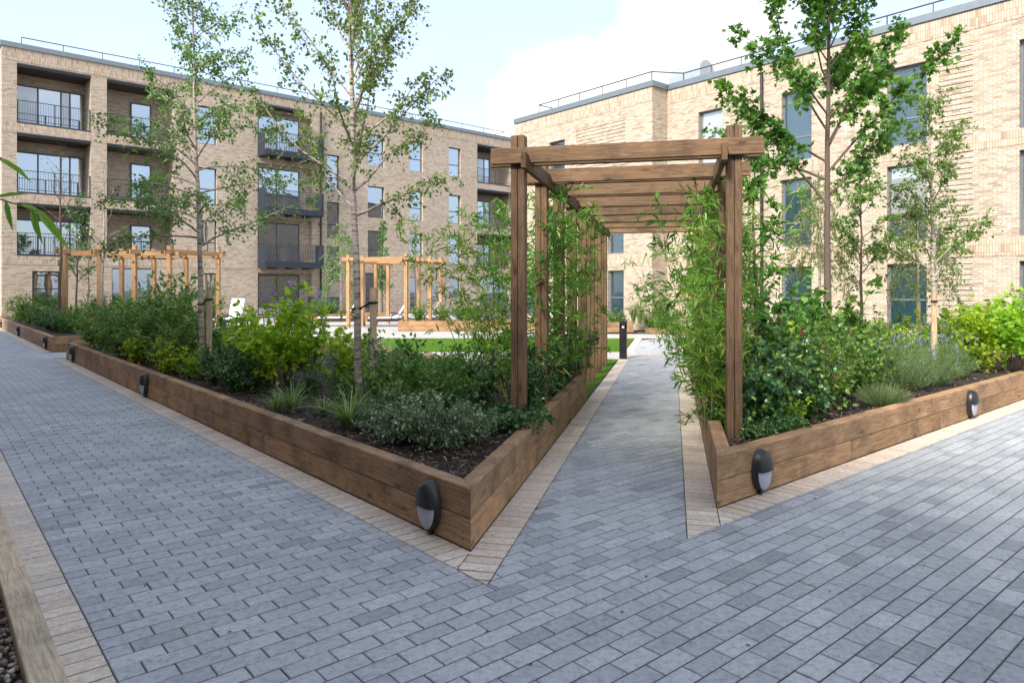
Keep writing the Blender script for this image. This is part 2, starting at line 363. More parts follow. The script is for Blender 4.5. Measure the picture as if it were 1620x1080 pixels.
L_maple = leaf_mat('maple_leaf', [(0, (0.049, 0.133, 0.020)), (.5, (0.094, 0.232, 0.033)), (1, (0.188, 0.354, 0.061))], .45, .38, .5)
L_cherry = leaf_mat('cherry_leaf', [(0, (0.086, 0.166, 0.039)), (.5, (0.159, 0.291, 0.066)), (1, (0.277, 0.409, 0.106))], .42, .4, .5)
L_weep = leaf_mat('weeping_birch_leaf', [(0, (.14, .20, .06)), (.5, (.23, .30, .10)), (1, (.34, .39, .16))], .5)
L_dark = leaf_mat('dark_glossy_leaf', [(0, (0.031, 0.086, 0.031)), (.5, (0.073, 0.171, 0.052)), (1, (0.171, 0.307, 0.086))], .22, .3, .7)
L_mid = leaf_mat('mid_green_leaf', [(0, (0.056, 0.140, 0.025)), (.5, (0.126, 0.267, 0.050)), (1, (0.253, 0.407, 0.084))], .38, .38, .55)
L_yellow = leaf_mat('yellow_green_leaf', [(0, (0.163, 0.300, 0.022)), (.5, (0.325, 0.512, 0.037)), (1, (0.525, 0.688, 0.088))], .52, .4, .5)
L_grey = leaf_mat('variegated_leaf', [(0, (0.072, 0.138, 0.078)), (.5, (0.156, 0.252, 0.150)), (.8, (0.312, 0.408, 0.264)), (1, (0.660, 0.720, 0.552))], .25, .38, .6)
L_ivy = leaf_mat('ivy_leaf', [(0, (0.026, 0.085, 0.026)), (.6, (0.065, 0.163, 0.044)), (.88, (0.156, 0.286, 0.065)), (1, (0.390, 0.546, 0.117))], .25, .3, .7)
L_bamb = leaf_mat('bamboo_leaf', [(0, (0.078, 0.182, 0.023)), (.5, (0.163, 0.338, 0.046)), (.93, (0.286, 0.468, 0.091)), (1, (0.546, 0.468, 0.195))], .42, .38, .5)
L_sedge = leaf_mat('sedge_blade', [(0, (0.084, 0.168, 0.042)), (.5, (0.168, 0.288, 0.084)), (.85, (0.360, 0.456, 0.204)), (1, (0.624, 0.648, 0.408))], .35)
L_lav = leaf_mat('grey_green_needles', [(0, (.08, .15, .065)), (.6, (.16, .26, .12)), (1, (.28, .37, .22))], .3)
L_rust = leaf_mat('rust_leaf', [(0, (.10, .045, .02)), (1, (.26, .12, .06))], .3)
L_grass = leaf_mat('turf_blade', [(0, (.05, .13, .012)), (.6, (.10, .22, .02)), (1, (.18, .30, .04))], .35)
F_purple = leaf_mat('purple_petals', [(0, (.20, .12, .42)), (1, (.42, .30, .68))], .3)
F_blue = leaf_mat('blue_petals', [(0, (.18, .17, .50)), (1, (.36, .34, .75))], .3)
F_white = leaf_mat('white_petals', [(0, (.62, .60, .60)), (1, (.85, .83, .82))], .3)
F_red = leaf_mat('red_petals', [(0, (.45, .01, .04)), (1, (.75, .03, .10))], .3)
M_stem = simple('brown_stem', (.11, .075, .045), .8)
M_gstem = simple('green_stem', (.12, .17, .05), .6)
M_culm = simple('bamboo_culm', (.24, .25, .09), .45, var=.35)
def birch_bark():
    m, nt, b, o = mat('birch_bark'); tc = N(nt, 'ShaderNodeTexCoord'); mp = N(nt, 'ShaderNodeMapping'); mp.inputs['Scale'].default_value = (4, 4, 26); LK(nt, tc.outputs['Object'], mp.inputs[0])
    c = ramp(nt, noise(nt, mp.outputs[0], 1.3, 5, .65), [(.36, (.04, .03, .027)), (.45, (.34, .27, .23)), (.62, (.56, .49, .44))])
    LK(nt, mix(nt, .6, c, ramp(nt, noise(nt, tc.outputs['Object'], 2, 4), [(.3, (.6, .55, .52)), (.7, (1.1,)*3)]), 'MULTIPLY'), b.inputs['Base Color']); b.inputs['Roughness'].default_value = .75
    return m
M_birch = birch_bark()
M_bark = simple('grey_brown_bark', (.115, .082, .062), .85, var=.5, sc_=26)
M_black = simple('black_plastic', (.012, .012, .013), .38, spec=.5)
M_diff = simple('frosted_diffuser', (.40, .41, .50), .3, var=.04)
M_white = simple('white_sling_fabric', (.80, .80, .80), .7, var=.04)
M_wicker = simple('dark_wicker', (.025, .023, .022), .6, var=.5, sc_=90)
M_strap = simple('black_rubber_tie', (.01, .01, .01), .6)
M_lens = simple('clear_lens', (.7, .7, .62), .2)
def lawn_mat():
    m, nt, b, o = mat('turf'); g = N(nt, 'ShaderNodeNewGeometry'); P = g.outputs['Position']
    c = ramp(nt, noise(nt, P, 140, 3, .7), [(.3, (.05, .12, .012)), (.6, (.11, .24, .02)), (.75, (.17, .31, .035))])
    c = mix(nt, .6, c, ramp(nt, noise(nt, P, .9, 4), [(.3, (.62, .66, .6)), (.5, (.95, .95, .9)), (.7, (1.18, 1.1, .95))]), 'MULTIPLY'); LK(nt, c, b.inputs['Base Color']); b.inputs['Roughness'].default_value = .9; b.inputs['Specular IOR Level'].default_value = .1
    bump(nt, b, noise(nt, P, 160, 2), 1, .02)
    return m
M_lawn = lawn_mat()
# ------------------------------------------------------------------ ground, paving
g = tag(link('ground', MB().add([(-300,-300,-.032),(300,-300,-.032),(300,300,-.032),(-300,300,-.032)], [np.array([(0,1,2,3)])]).mesh('ground', M_sand)), kind='structure')

bL, aL = 2.646, 3.518                     # street face and front corner of the left bed
aR = 3.005                                # street face of the right bed
NL = np.array([-.261, 4.394]); NR = np.array([1.544, 5.256])
BW = .232                                 # width of the buff margins
qL = NL @ PN; qR = NR @ PN                # offsets of the two beds' path sides
pL, pR = qL + BW, qR - BW                 # edges of the grey path
bO, aO = bL - BW, aR - BW
def clip(poly, nrm, off, keep_less=True):
    """keep the part of a convex polygon where x.n < off"""
    s = 1 if keep_less else -1; res = []; d = [s*(p @ nrm - off) for p in poly]
    for i in range(len(poly)):
        j = (i+1) % len(poly)
        if d[i] <= 0: res.append(poly[i])
        if (d[i] < 0 < d[j]) or (d[j] < 0 < d[i]):
            t = d[i]/(d[i]-d[j]); res.append(poly[i]+t*(poly[j]-poly[i]))
    return res
def area(p): return abs(sum(p[i][0]*p[(i+1) % len(p)][1]-p[(i+1) % len(p)][0]*p[i][1] for i in range(len(p))))/2
GAP, CH = .0032, .0032
def block(mb, poly, var, dz=0., bottom=-.03):
    poly = [np.array(p) for p in poly]
    poly = [p for i, p in enumerate(poly) if np.linalg.norm(p-poly[i-1]) > .004]
    if len(poly) < 3: return
    sg = sum(poly[i][0]*poly[(i+1) % len(poly)][1]-poly[(i+1) % len(poly)][0]*poly[i][1] for i in range(len(poly)))
    if sg < 0: poly = poly[::-1]
    n = len(poly); c = sum(poly)/n
    def inset(d):
        r = []
        for i in range(n):
            e0 = poly[i]-poly[i-1]; e1 = poly[(i+1) % n]-poly[i]
            l0, l1 = np.linalg.norm(e0), np.linalg.norm(e1)
            if l0 < 1e-6 or l1 < 1e-6: return None
            n0 = np.array([-e0[1], e0[0]])/l0; n1 = np.array([-e1[1], e1[0]])/l1
            den = 1+n0 @ n1
            if den < .15: return None
            r.append(poly[i]+d*(n0+n1)/den)
        return np.array(r)
    o1, o2 = inset(GAP), inset(GAP+CH)
    if o1 is None or o2 is None: return
    V = np.r_[np.c_[o1, np.full(n, bottom)], np.c_[o1, np.full(n, -.0030+dz)], np.c_[o2, np.full(n, dz)]]
    V[2*n:, 2] += rng.normal(0, .0007, n)
    I = np.arange(n); J = (I+1) % n
    mb.add(V, [np.stack([I, J, J+n, I+n], 1), np.stack([I+n, J+n, J+2*n, I+2*n], 1), (I+2*n)[None]], var)

PW, PLN = .1125, .225
walk = tag(link('block_paving_walk', MB().poly([ab(-4, .62), ab(-4, 15.8), ab(2.6, 15.8), ab(2.6, 12), ab(8, 12), ab(30, 2.5), ab(44, 2.5), ab(44, .62)], -.0036).mesh('walk_bed', M_sand)), kind='structure')
full_mb = MB(); block(full_mb, [np.array(p) for p in ((-PLN/2,-PW/2+.0010),(PLN/2,-PW/2+.0010),(PLN/2,PW/2-.0010),(-PLN/2,PW/2-.0010))], None)
full_me = full_mb.mesh('paver', M_pav_o)
field = MB(); near = []
rotB = math.atan2(B2[1], B2[0])
n_rows = int((42+4)/PW)
for i in range(n_rows):
    a = -4+i*PW+PW/2
    off = (i % 2)*PLN/2 + .636 % PLN
    bmax = 15.7 if a < aR+.3 else (bO+.2 if a > 26 else 99)
    j = -3
    lo, hi = .636, 15.7
    if a > aR+.3:                       # beyond the right bed: the long walk and the path strip
        segs = [(lo, 8.2 if 19.62 < a < 21.5 else bO+.15)]
        # the path at this a: x.PN between pL, pR
        t = (np.array([pL, pR]) - a*(A2 @ PN))/(B2 @ PN)
        if a < 14.5: segs.append((t[0]-.25, t[1]+.25))
    else: segs = [(lo, hi)]
    side = 19.62 < a < 21.5
    for (s0, s1) in segs:
        j0 = int(math.floor((s0-off)/PLN))-1; j1 = int(math.ceil((s1-off)/PLN))+1
        for j in range(j0, j1):
            b0 = off+j*PLN; b1 = b0+PLN
            if b1 <= s0 or b0 >= s1: continue
            h2 = PW/2-.0010; rect = [ab(a-h2, b0), ab(a-h2, b1), ab(a+h2, b1), ab(a+h2, b0)]
            cut = False
            if b0 < lo: rect = clip(rect, B2, lo, False); cut = True
            if len(rect) < 3: continue
            pieces = [rect]
            # left wedge: b>bO and left of the path line
            def inL(p): return p @ B2 > bO+1e-6 and p @ PN < pL-1e-6
            def inR(p): return p @ A2 > aO+1e-6 and p @ PN > pR+1e-6
            for test, n1, o1_, n2, o2_, less2 in () if side else ((inL, B2, bO, PN, pL, False), (inR, A2, aO, PN, pR, True)):
                new = []
                for pc in pieces:
                    c = sum(pc)/len(pc)
                    if not any(test(p) for p in pc) : new.append(pc); continue
                    cut = True
                    q1 = clip(pc, n1, o1_, True); q2 = clip(clip(pc, n1, o1_, False) or [], n2, o2_, less2) if len(clip(pc, n1, o1_, False)) > 2 else []
                    for q in (q1, q2):
                        if len(q) > 2 and area(q) > .0009: new.append(q)
                pieces = new
            # beyond the beds nothing but walk and path
            for pc in pieces:
                c = sum(pc)/len(pc)
                if c @ PN > pR and c @ A2 > aO: continue
                if side and c @ B2 < 8: block(field, pc, rng.random(), rng.normal(0, .0006)); continue
                if c[1] > 16.35 and c @ B2 > 3.5 and not (18.4 < c[1] < 23.2): continue
                if c[1] > 23.2 and c @ B2 > 3.5: continue
                if c @ B2 > 3.5 and 16 < c[1] < 16.35: pass
                d = np.hypot(*c)
                if (not cut) and d < 6.5 and abs(c[0]/max(c[1], .1)) < .80 and c[1] > 2.7: near.append((d, c, len(field.V), pc))
                else: block(field, pc, rng.random(), rng.normal(0, .0006))
near.sort(key=lambda t: t[0])
for k, (d, c, _, pc) in enumerate(near):
    if k < 300:
        o = link('paver', full_me, walk); o.location = (c[0], c[1], rng.normal(0, .0006)); o.rotation_euler = (rng.normal(0, .003), rng.normal(0, .003), rotB+(math.pi if rng.random() < .5 else 0)+rng.normal(0, .004))
    else: block(field, pc, rng.random(), rng.normal(0, .0006))
tag(link('paver_field', field.mesh('paver_field', M_pav_j), walk), kind='stuff')

# buff margins, laid square to the edge they follow
def margin(name, o, d, nrm, width, s0, s1, clips=(), pitch=.112):
    """o: a point on the inner edge, d: the way it runs, nrm: towards the paving"""
    root = tag(link(name, MB().add(np.r_[[np.r_[o+d*s0, -.0034], np.r_[o+d*s1, -.0034], np.r_[o+d*s1+nrm*width, -.0034], np.r_[o+d*s0+nrm*width, -.0034]]], [np.array([(0,1,2,3)])]).mesh(name, M_sand)), kind='structure')
    rest = MB(); cand = []
    fm = MB(); block(fm, [np.array(p) for p in ((.0022,0),(pitch-.0022,0),(pitch-.0022,width),(.0022,width))], None); fme = fm.mesh('buff_paver', M_buf_o)
    k = s0
    while k < s1:
        r = [o+d*(k+.0022), o+d*(k+pitch-.0022), o+d*(k+pitch-.0022)+nrm*width, o+d*(k+.0022)+nrm*width]
        q = r
        for (n_, f_, less) in clips:
            q = clip(q, n_, f_, less)
            if len(q) < 3: break
        if len(q) > 2 and area(q) > .0006:
            c = sum(q)/len(q)
            if area(q) > .98*(pitch-.0044)*width and np.hypot(*c) < 11 and c[1] > 2: cand.append((np.hypot(*c), k, q))
            else: block(rest, q, rng.random(), rng.normal(0, .0006))
        k += pitch
    flip = (d[0]*nrm[1]-d[1]*nrm[0]) < 0
    for dd, k, q in cand:
        o2 = link('buff_paver', fme, root); p = o+d*k
        if flip: p = o+d*(k+pitch)
        o2.location = (p[0], p[1], rng.normal(0, .0006)); dv = -d if flip else d; o2.rotation_euler = (0, 0, math.atan2(dv[1], dv[0])+rng.normal(0, .004))
    if rest.n: tag(link('buff_paver_field', rest.mesh('buff_rest', M_buf_j), root), kind='stuff')
margin('buff_margin_along_left_bed', ab(0, bL), A2, -B2, BW, 2.6, 19.4, [(PN, qL, True)])
margin('buff_margin_along_path_left', NL, P2, PN, BW, -.62, 12.3, [(B2, bO, False)])
margin('buff_margin_along_right_bed', ab(aR, 0), B2, -A2, BW, 3.9, 15.6, [(PN, qR, False)])
margin('buff_margin_along_path_right', NR, P2, -PN, BW, -.75, 11.3, [(A2, aO, False)])
margin('buff_margin_along_gravel_strip', ab(0, .462), A2, B2, .174, -3, 42)
margin('buff_margin_along_far_bed', ab(0, bL), A2, -B2, BW, 21.75, 40)
margin('buff_margin_far_path_left', NL+P2*14.35, P2, PN, BW, 0, 5.1)
margin('buff_margin_far_path_right', NR+P2*13.5, P2, -PN, BW, 0, 5.1)

# pale paving bands, lawn, far court
pl = MB().poly([(-7.5, 16.35), (9.5, 16.35), (9.5, 18.35), (-7.5, 18.35)], -.004)
tag(link('pale_cross_path', pl.mesh('pale_cross_path', M_pale)), kind='structure')
pl = MB().poly([(-17, 24.9), (-9, 23.3), (12, 23.3), (12, 25.6), (2.4, 25.6), (1, 33), (-6, 48), (-17, 36)], -.006)
tag(link('pale_terrace', pl.mesh('pale_terrace', M_pale)), kind='structure')
def lawn(name, pts, z, blades, lo=.02, hi=.045):
    root = tag(link(name, MB().poly(pts, z).mesh(name, M_lawn)), kind='structure')
    if blades:
        mb = MB(); pts = np.array(pts); mn, mx = pts.min(0), pts.max(0); n = blades
        P = rng.uniform(mn, mx, (n*3, 2)); ok = np.ones(len(P), bool)
        m = len(pts); sg = np.sign(sum(pts[i][0]*pts[(i+1) % m][1]-pts[(i+1) % m][0]*pts[i][1] for i in range(m)))
        for i in range(m):
            e = pts[(i+1) % m]-pts[i]; ok &= sg*(e[0]*(P[:, 1]-pts[i][1])-e[1]*(P[:, 0]-pts[i][0])) > 0
        P = P[ok][:n]; n = len(P); an = rng.uniform(0, 6.28, n); hh = rng.uniform(lo, hi, n); ww = .004
        dx = np.c_[np.cos(an), np.sin(an)]*ww; le = rng.normal(0, .014, (n, 2))
        V = np.stack([np.c_[P-dx, np.full(n, z)], np.c_[P+dx, np.full(n, z)], np.c_[P+le, z+hh]], 1).reshape(-1, 3)
        mb.add(V, [np.arange(3*n).reshape(-1, 3)], rng.random(n))
        tag(link('grass', mb.mesh('grass', L_grass), root), kind='stuff')
    return root
lp = lambda s, off: NL+P2*s+PN*off
lawn('lawn_strip', [tuple(lp(6.05, -.02)), tuple(lp(12.2, -.02)), (-6.0, 16.33), (-3.2, 15.6)], .008, 22000)
lawn('lawn', [(-9.0, 18.37), tuple(NL+P2*14.35+PN*-.02), tuple(NL+P2*19.3+PN*-.02), (-9.2, 23.28), (-12, 22)], .006, 14000, .03, .06)
lawn('lawn_beyond_path', [tuple(NR+P2*13.5+PN*.02), (9.4, 18.4), (11, 23.25), tuple(NR+P2*18.5+PN*.02)], .006, 0)
lawn('lawn_behind_right_bed', [tuple(NR+P2*8.2+PN*.02), (12.5, 13), (9.4, 16.3), tuple(NR+P2*11.3+PN*.02)], .006, 0)

# ------------------------------------------------------------------ raised beds of oak sleepers
SH = .197                                   # course height; two courses
def sleeper(parent, p0, p1, z, wdt, side, h=SH, m=None, ext0=0, ext1=0):
    """outer face along p0-p1; the timber lies to the 'side' of it (+1 left of travel)"""
    p0 = np.array(p0, float); p1 = np.array(p1, float); L = np.linalg.norm(p1-p0); d = (p1-p0)/L
    mb = MB(); y0, y1 = (0, wdt) if side > 0 else (-wdt, 0)
    mb.cbox(.0015-ext0, L-.0015+ext1, y0, y1, .0012, h-.0012, .005)
    M = Matrix.Translation((*p0, z)) @ Matrix.Rotation(math.atan2(d[1], d[0])+rng.normal(0, .0006), 4, 'Z')
    o = link('sleeper', mb.mesh('sleeper', m or M_sleeper), parent); 
    o.matrix_local = Matrix.Translation(-Vector(parent.location)) @ M
    return o
def sleeper_mitre(parent, p0, p1, z, wdt, side, h, cut0, cut1):
    """top-course timber with mitred ends: cut = slope of the end, metres of setback on the inner edge"""
    p0 = np.array(p0, float); p1 = np.array(p1, float); L = np.linalg.norm(p1-p0); d = (p1-p0)/L; s = side
    pts = [(.0015, 0), (L-.0015, 0), (L-.0015-cut1, s*wdt), (.0015+cut0, s*wdt)]
    mb = MB(); n = 4; P = np.array(pts); 
    c = .007; ins = P.copy(); ins[0] += (c, s*c); ins[1] += (-c, s*c); ins[2] += (-c, -s*c); ins[3] += (c, -s*c)
    V = np.r_[np.c_[ins, np.full(4, .001)], np.c_[P, np.full(4, c)], np.c_[P, np.full(4, h-c)], np.c_[ins, np.full(4, h)]]
    I = np.arange(4); J = (I+1) % 4
    mb.add(V, [np.stack([I+4*q, J+4*q, J+4*q+4, I+4*q+4], 1) for q in range(3)]+[(I+12)[None], I[::-1][None]])
    o = link('sleeper', mb.mesh('sleeper', M_sleeper), parent)
    o.matrix_local = Matrix.Translation(-Vector(parent.location)) @ Matrix.Translation((*p0, z)) @ Matrix.Rotation(math.atan2(d[1], d[0]), 4, 'Z')
def run(parent, p0, p1, side, wdt=.12, cuts=((0, 0), (0, 0)), lens=(2.4, 1.5), courses=2):
    p0 = np.array(p0, float); p1 = np.array(p1, float); L = np.linalg.norm(p1-p0); d = (p1-p0)/L
    for c in range(courses):
        s = 0; first = lens[c % 2]; k = 0
        while s < L-.01:
            l = first if k == 0 else 2.4
            e = min(L, s+l)
            if L-e < .5: e = L
            c0 = cuts[0][c % 2] if s == 0 else 0; c1 = cuts[1][c % 2] if e == L else 0
            jit = rng.normal(0, .0025) if 0 < s else 0
            nrm = np.array([-d[1], d[0]])*side
            sleeper_mitre(parent, p0+d*s+nrm*abs(jit), p0+d*e+nrm*abs(jit), c*SH, wdt, side, SH-.002, c0, c1)
            s = e; k += 1
def bed(name, label, loc): 
    o = empty(name, (*loc, 0)); return tag(o, label, 'planter', 'raised sleeper planters')
def mulch(parent, pts, z, nchips, region=None):
    """bark surface with loose chips on it"""
    mb = MB(); pts = np.array(pts, float)
    mn, mx = pts.min(0), pts.max(0)
    mb.poly(pts, z)
    o = link('bark_mulch', mb.mesh('bark_mulch', M_mulch), parent, -Vector(parent.location))
    P = rng.uniform(mn, mx, (nchips*7, 2)); m = len(pts); ok = np.ones(len(P), bool)
    sg = np.sign(sum(pts[i][0]*pts[(i+1) % m][1]-pts[(i+1) % m][0]*pts[i][1] for i in range(m)))
    for i in range(m):
        e = pts[(i+1) % m]-pts[i]; ok &= sg*(e[0]*(P[:, 1]-pts[i][1])-e[1]*(P[:, 0]-pts[i][0])) > .0
    P = P[ok]
    keep = rng.random(len(P)) < np.clip((5.6/np.maximum(P[:, 1], 4))**3, 0, 1); P = P[keep][:nchips]; n = len(P)
    if n < 30: return
    l = rng.uniform(.008, .032, n); wd = rng.uniform(.003, .008, n); an = rng.uniform(0, 6.28, n); ti = rng.normal(0, .35, n); ro = rng.normal(0, .5, n)
    d = np.stack([np.cos(an)*np.cos(ti), np.sin(an)*np.cos(ti), np.sin(ti)], 1); s_ = np.stack([-np.sin(an)*np.cos(ro), np.cos(an)*np.cos(ro), np.sin(ro)], 1)
    C = np.c_[P, z+rng.uniform(.002, .03, n)]
    V = np.stack([C-d*l[:, None]-s_*wd[:, None], C+d*l[:, None]-s_*wd[:, None]*.6, C+d*l[:, None]+s_*wd[:, None]*.7, C-d*l[:, None]+s_*wd[:, None]], 1).reshape(-1, 3)
    mc = MB().add(V, [np.arange(4*n).reshape(-1, 4)], rng.random(n)**1.6)
    tag(link('bark_chips', mc.mesh('bark_chips', M_chip), parent, -Vector(parent.location)), kind='stuff')
WD = .12
bed_l = bed('raised_bed', 'long raised bed of brown oak sleepers planted with the two birches', NL)
LE = ab(19.37, bL); LB = ab(19.37, 7.55); PE = NL+P2*6.12
# joint between the street face and the path face is mitred
ang = math.acos(np.clip(A2 @ P2, -1, 1)); mc = WD/math.tan(ang/2)
run(bed_l, NL, LE, -1, WD, ((mc, mc), (0, 0)), (1.05, 2.3))
run(bed_l, NL, PE, 1, WD, ((mc, mc), (0, 0)), (2.4, 1.3))
run(bed_l, LE, LB, -1, WD)
run(bed_l, PE, LB, 1, WD)
SOIL = .325
def screws(parent, p, d, outn):
    for (u, z) in ((.075, .325), (.078, .235), (.08, .10), (.082, .055)):
        c = np.array(p)+np.array(d)*u; t = np.linspace(0, 2*math.pi, 9)[:-1]; q = np.array([-outn[1], outn[0]])
        V = [(*(c+outn*.0016+q*.0065*math.cos(a)), z+.0065*math.sin(a)) for a in t]
        link('screw', MB().add(V, [np.arange(8)[None]]).mesh('screw', M_black), parent, -Vector(parent.location))
screws(bed_l, NL, A2, -B2); screws(bed_l, NL, P2, PN)
mulch(bed_l, [NL+(A2+P2)*.14, PE+np.array([-.1, 0]), LB, LE], SOIL, 26000)
bed_r = bed('raised_bed', 'raised sleeper bed with the maple, opposite the birch bed across the pergola path', NR)
RE = ab(aR, 14.8); RP = NR+P2*8.0; RB = RP+B2*8.6
ang2 = math.acos(np.clip(B2 @ P2, -1, 1)); mc2 = WD/math.tan(ang2/2)
run(bed_r, NR, RE, 1, WD, ((mc2, mc2), (0, 0)), (2.25, 2.95))
run(bed_r, NR, RP, -1, WD, ((mc2, mc2), (0, 0)), (.62, 1.7))
run(bed_r, RE, RB, 1, WD); run(bed_r, RP, RB, -1, WD)
mulch(bed_r, [NR+(B2+P2)*.14, RE, RB, RP+np.array([.1, 0])], SOIL, 20000)
bed_f = bed('raised_bed', 'raised sleeper bed at the far end of the walk, beneath a pale pergola', ab(21.75, bL))
F0 = ab(21.75, bL); F1 = ab(39.5, bL); F2 = ab(21.75, 7.4); F3 = ab(39.5, 7.4)
run(bed_f, F0, F1, -1, WD, ((.1, 0), (0, 0))); run(bed_f, F0, F2, 1, WD); run(bed_f, F2, F3, 1, WD); run(bed_f, F1, F3, -1, WD)
mulch(bed_f, [F0+.1, F2, F3, F1], SOIL, 800)
def rect_bed(label, x0, x1, y0, y1, rz=0, courses=2):
    o = bed('raised_bed', label, (x0, y0)); c, s = math.cos(rz), math.sin(rz)
    f = lambda x, y: np.array([x0+(x-x0)*c-(y-y0)*s, y0+(x-x0)*s+(y-y0)*c])
    q = [f(x0, y0), f(x1, y0), f(x1, y1), f(x0, y1)]
    for i in range(4): run(o, q[i], q[(i+1) % 4], 1, WD, courses=courses)
    mulch(o, q, SH*courses-.07, 50); return o
rect_bed('low sleeper bed beside the sun loungers under the pale pergola', -4.45, 1.0, 27.2, 28.9, R(3))
rect_bed('sleeper bed along the grey balcony block behind the loungers', -11.6, -6.2, 34.3, 35.6, R(14))
rect_bed('sleeper bed against the brick corner beyond the bollard', 3.0, 4.6, 26.6, 27.6, R(-8))
rect_bed('low single course bed at the brick wall past the end of the path', 4.95, 8.6, 25.95, 26.75, R(-40), 1)

# weathered sleeper edging and gravel strip by the camera's feet
ge = empty('sleeper_edging', (*ab(0, .46), 0)); tag(ge, 'lichen-stained weathered sleeper edging beside the pebble strip', 'edging')
s = -3.
for k, l in enumerate((2.4, 2.4, 2.4, 2.4, 2.4, 2.4, 2.4, 2.4)):
    p0 = ab(s+ .65, .46); p1 = ab(s+.65+l, .46); sleeper(ge, p0, p1, -.03, .128, 1, .10+rng.normal(0, .003), M_oldlog); s += l
gs = tag(link('pebble_strip', MB().poly([ab(-3, -2.55), ab(-3, .335), ab(31.9, .335), ab(31.9, -2.55)], .0).mesh('pebble_strip', M_mulch)), kind='structure')
ico = np.array([(0,0,1),(.89,0,.45),(.28,.85,.45),(-.72,.53,.45),(-.72,-.53,.45),(.28,-.85,.45),(.72,.53,-.45),(-.28,.85,-.45),(-.89,0,-.45),(-.28,-.85,-.45),(.72,-.53,-.45),(0,0,-1)])
icoF = np.array([(0,1,2),(0,2,3),(0,3,4),(0,4,5),(0,5,1),(1,6,2),(2,7,3),(3,8,4),(4,9,5),(5,10,1),(6,7,2),(7,8,3),(8,9,4),(9,10,5),(10,6,1),(6,11,7),(7,11,8),(8,11,9),(9,11,10),(10,11,6)])
pb = MB(); n = 3600
aa = rng.uniform(2.2, 7.5, n); bb = rng.uniform(-.35, .33, n); sz = rng.uniform(.007, .019, n)
C = aa[:, None]*A2+bb[:, None]*B2; V = ico[None]*sz[:, None, None]*rng.uniform(.6, 1.3, (n, 1, 3)); V[:, :, :2] += C[:, None]; V[:, :, 2] += rng.uniform(.0, .018, n)[:, None]
pb.add(V.reshape(-1, 3), [(icoF[None]+np.arange(n)[:, None, None]*12).reshape(-1, 3)], np.repeat(rng.random(n), 20))
tag(link('pebbles', pb.mesh('pebbles', M_pebble), gs), kind='stuff')
# ------------------------------------------------------------------ buildings
def wall_grid(mb, x0, x1, z0, z1, y, openings):
    """front skin in the plane y with rectangular openings and their reveals; openings: x0,x1,z0,z1,depth,back"""
    xs = sorted({x0, x1, *[v for o in openings for v in o[:2] if x0 < v < x1]}); zs = sorted({z0, z1, *[v for o in openings for v in o[2:4] if z0 < v < z1]})
    for i in range(len(xs)-1):
        for k in range(len(zs)-1):
            cx, cz = (xs[i]+xs[i+1])/2, (zs[k]+zs[k+1])/2
            if any(o[0] < cx < o[1] and o[2] < cz < o[3] for o in openings): continue
            mb.add([(xs[i], y, zs[k]), (xs[i+1], y, zs[k]), (xs[i+1], y, zs[k+1]), (xs[i], y, zs[k+1])], [np.array([(0,1,2,3)])])
    for (a, b, c, d, dep, back) in openings:
        q = y+dep
        mb.add([(a,y,c),(a,q,c),(a,q,d),(a,y,d)], [np.array([(0,1,2,3)])]); mb.add([(b,y,c),(b,q,c),(b,q,d),(b,y,d)], [np.array([(3,2,1,0)])])
        mb.add([(a,y,c),(b,y,c),(b,q,c),(a,q,c)], [np.array([(0,1,2,3)])]); mb.add([(a,y,d),(b,y,d),(b,q,d),(a,q,d)], [np.array([(3,2,1,0)])])
        if back: mb.add([(a,q,c),(b,q,c),(b,q,d),(a,q,d)], [np.array([(0,1,2,3)])])
def window(parent, x0, x1, z0, z1, y, mull=(), trans=(), fw=.055, fm=None, gm=None, sub=.028, leaf_tilt=None, kind='window'):
    """aluminium frame with its panes as children; y is the outer face of the frame"""
    fm = fm or M_frame; gm = gm or M_glass
    mb = MB(); t = .07
    mb.box(x0, x0+fw, y, y+t, z0, z1); mb.box(x1-fw, x1, y, y+t, z0, z1); mb.box(x0+fw, x1-fw, y, y+t, z1-fw, z1); mb.box(x0+fw, x1-fw, y, y+t, z0, z0+fw)
    for m in mull: mb.box(m-fw/2, m+fw/2, y+.003, y+t, z0+fw, z1-fw)
    xs = [x0+fw, *[v for m in mull for v in (m-fw/2, m+fw/2)], x1-fw]
    panes = []
    for i in range(0, len(xs), 2):
        tr = [q for q in trans]
        for q in tr: mb.box(xs[i], xs[i+1], y+.004, y+t, q-fw/2, q+fw/2)
        zs = [z0+fw, *[v for q in tr for v in (q-fw/2, q+fw/2)], z1-fw]
        for k in range(0, len(zs), 2): panes.append((xs[i], xs[i+1], zs[k], zs[k+1]))
    # sill
    mb.box(x0-.02, x1+.02, y-.04, y+.02, z0-.03, z0-.002)
    f = link(kind, mb.mesh(kind, fm), parent)
    for (a, b, c, d) in panes:
        r = rng.normal(0, .002)
        pm = MB().add([(a, y+.03+r, c), (b, y+.03-r, c), (b, y+.03-r, d), (a, y+.03+r, d)], [np.array([(0,1,2,3)])])
        link('pane', pm.mesh('pane', M_blind if (rng.random() < .14 and z0 > .6) else gm), f)
    return f
def railing(mb, x0, x1, y, z0, h, pitch=.105, post=1.6, t=.012):
    mb.box(x0, x1, y-.02, y+.02, z0+h-.03, z0+h); mb.box(x0, x1, y-.012, y+.012, z0+.10, z0+.13)
    n = max(2, int((x1-x0)/pitch))
    for i in range(n+1):
        x = x0+(x1-x0)*i/n; mb.box(x-t/2, x+t/2, y-t/2, y+t/2, z0+.13, z0+h-.03)
    n = max(1, int(round((x1-x0)/post)))
    for i in range(n+1):
        x = x0+.03+(x1-x0-.06)*i/n; mb.box(x-.022, x+.022, y-.026, y+.026, z0, z0+h-.031)
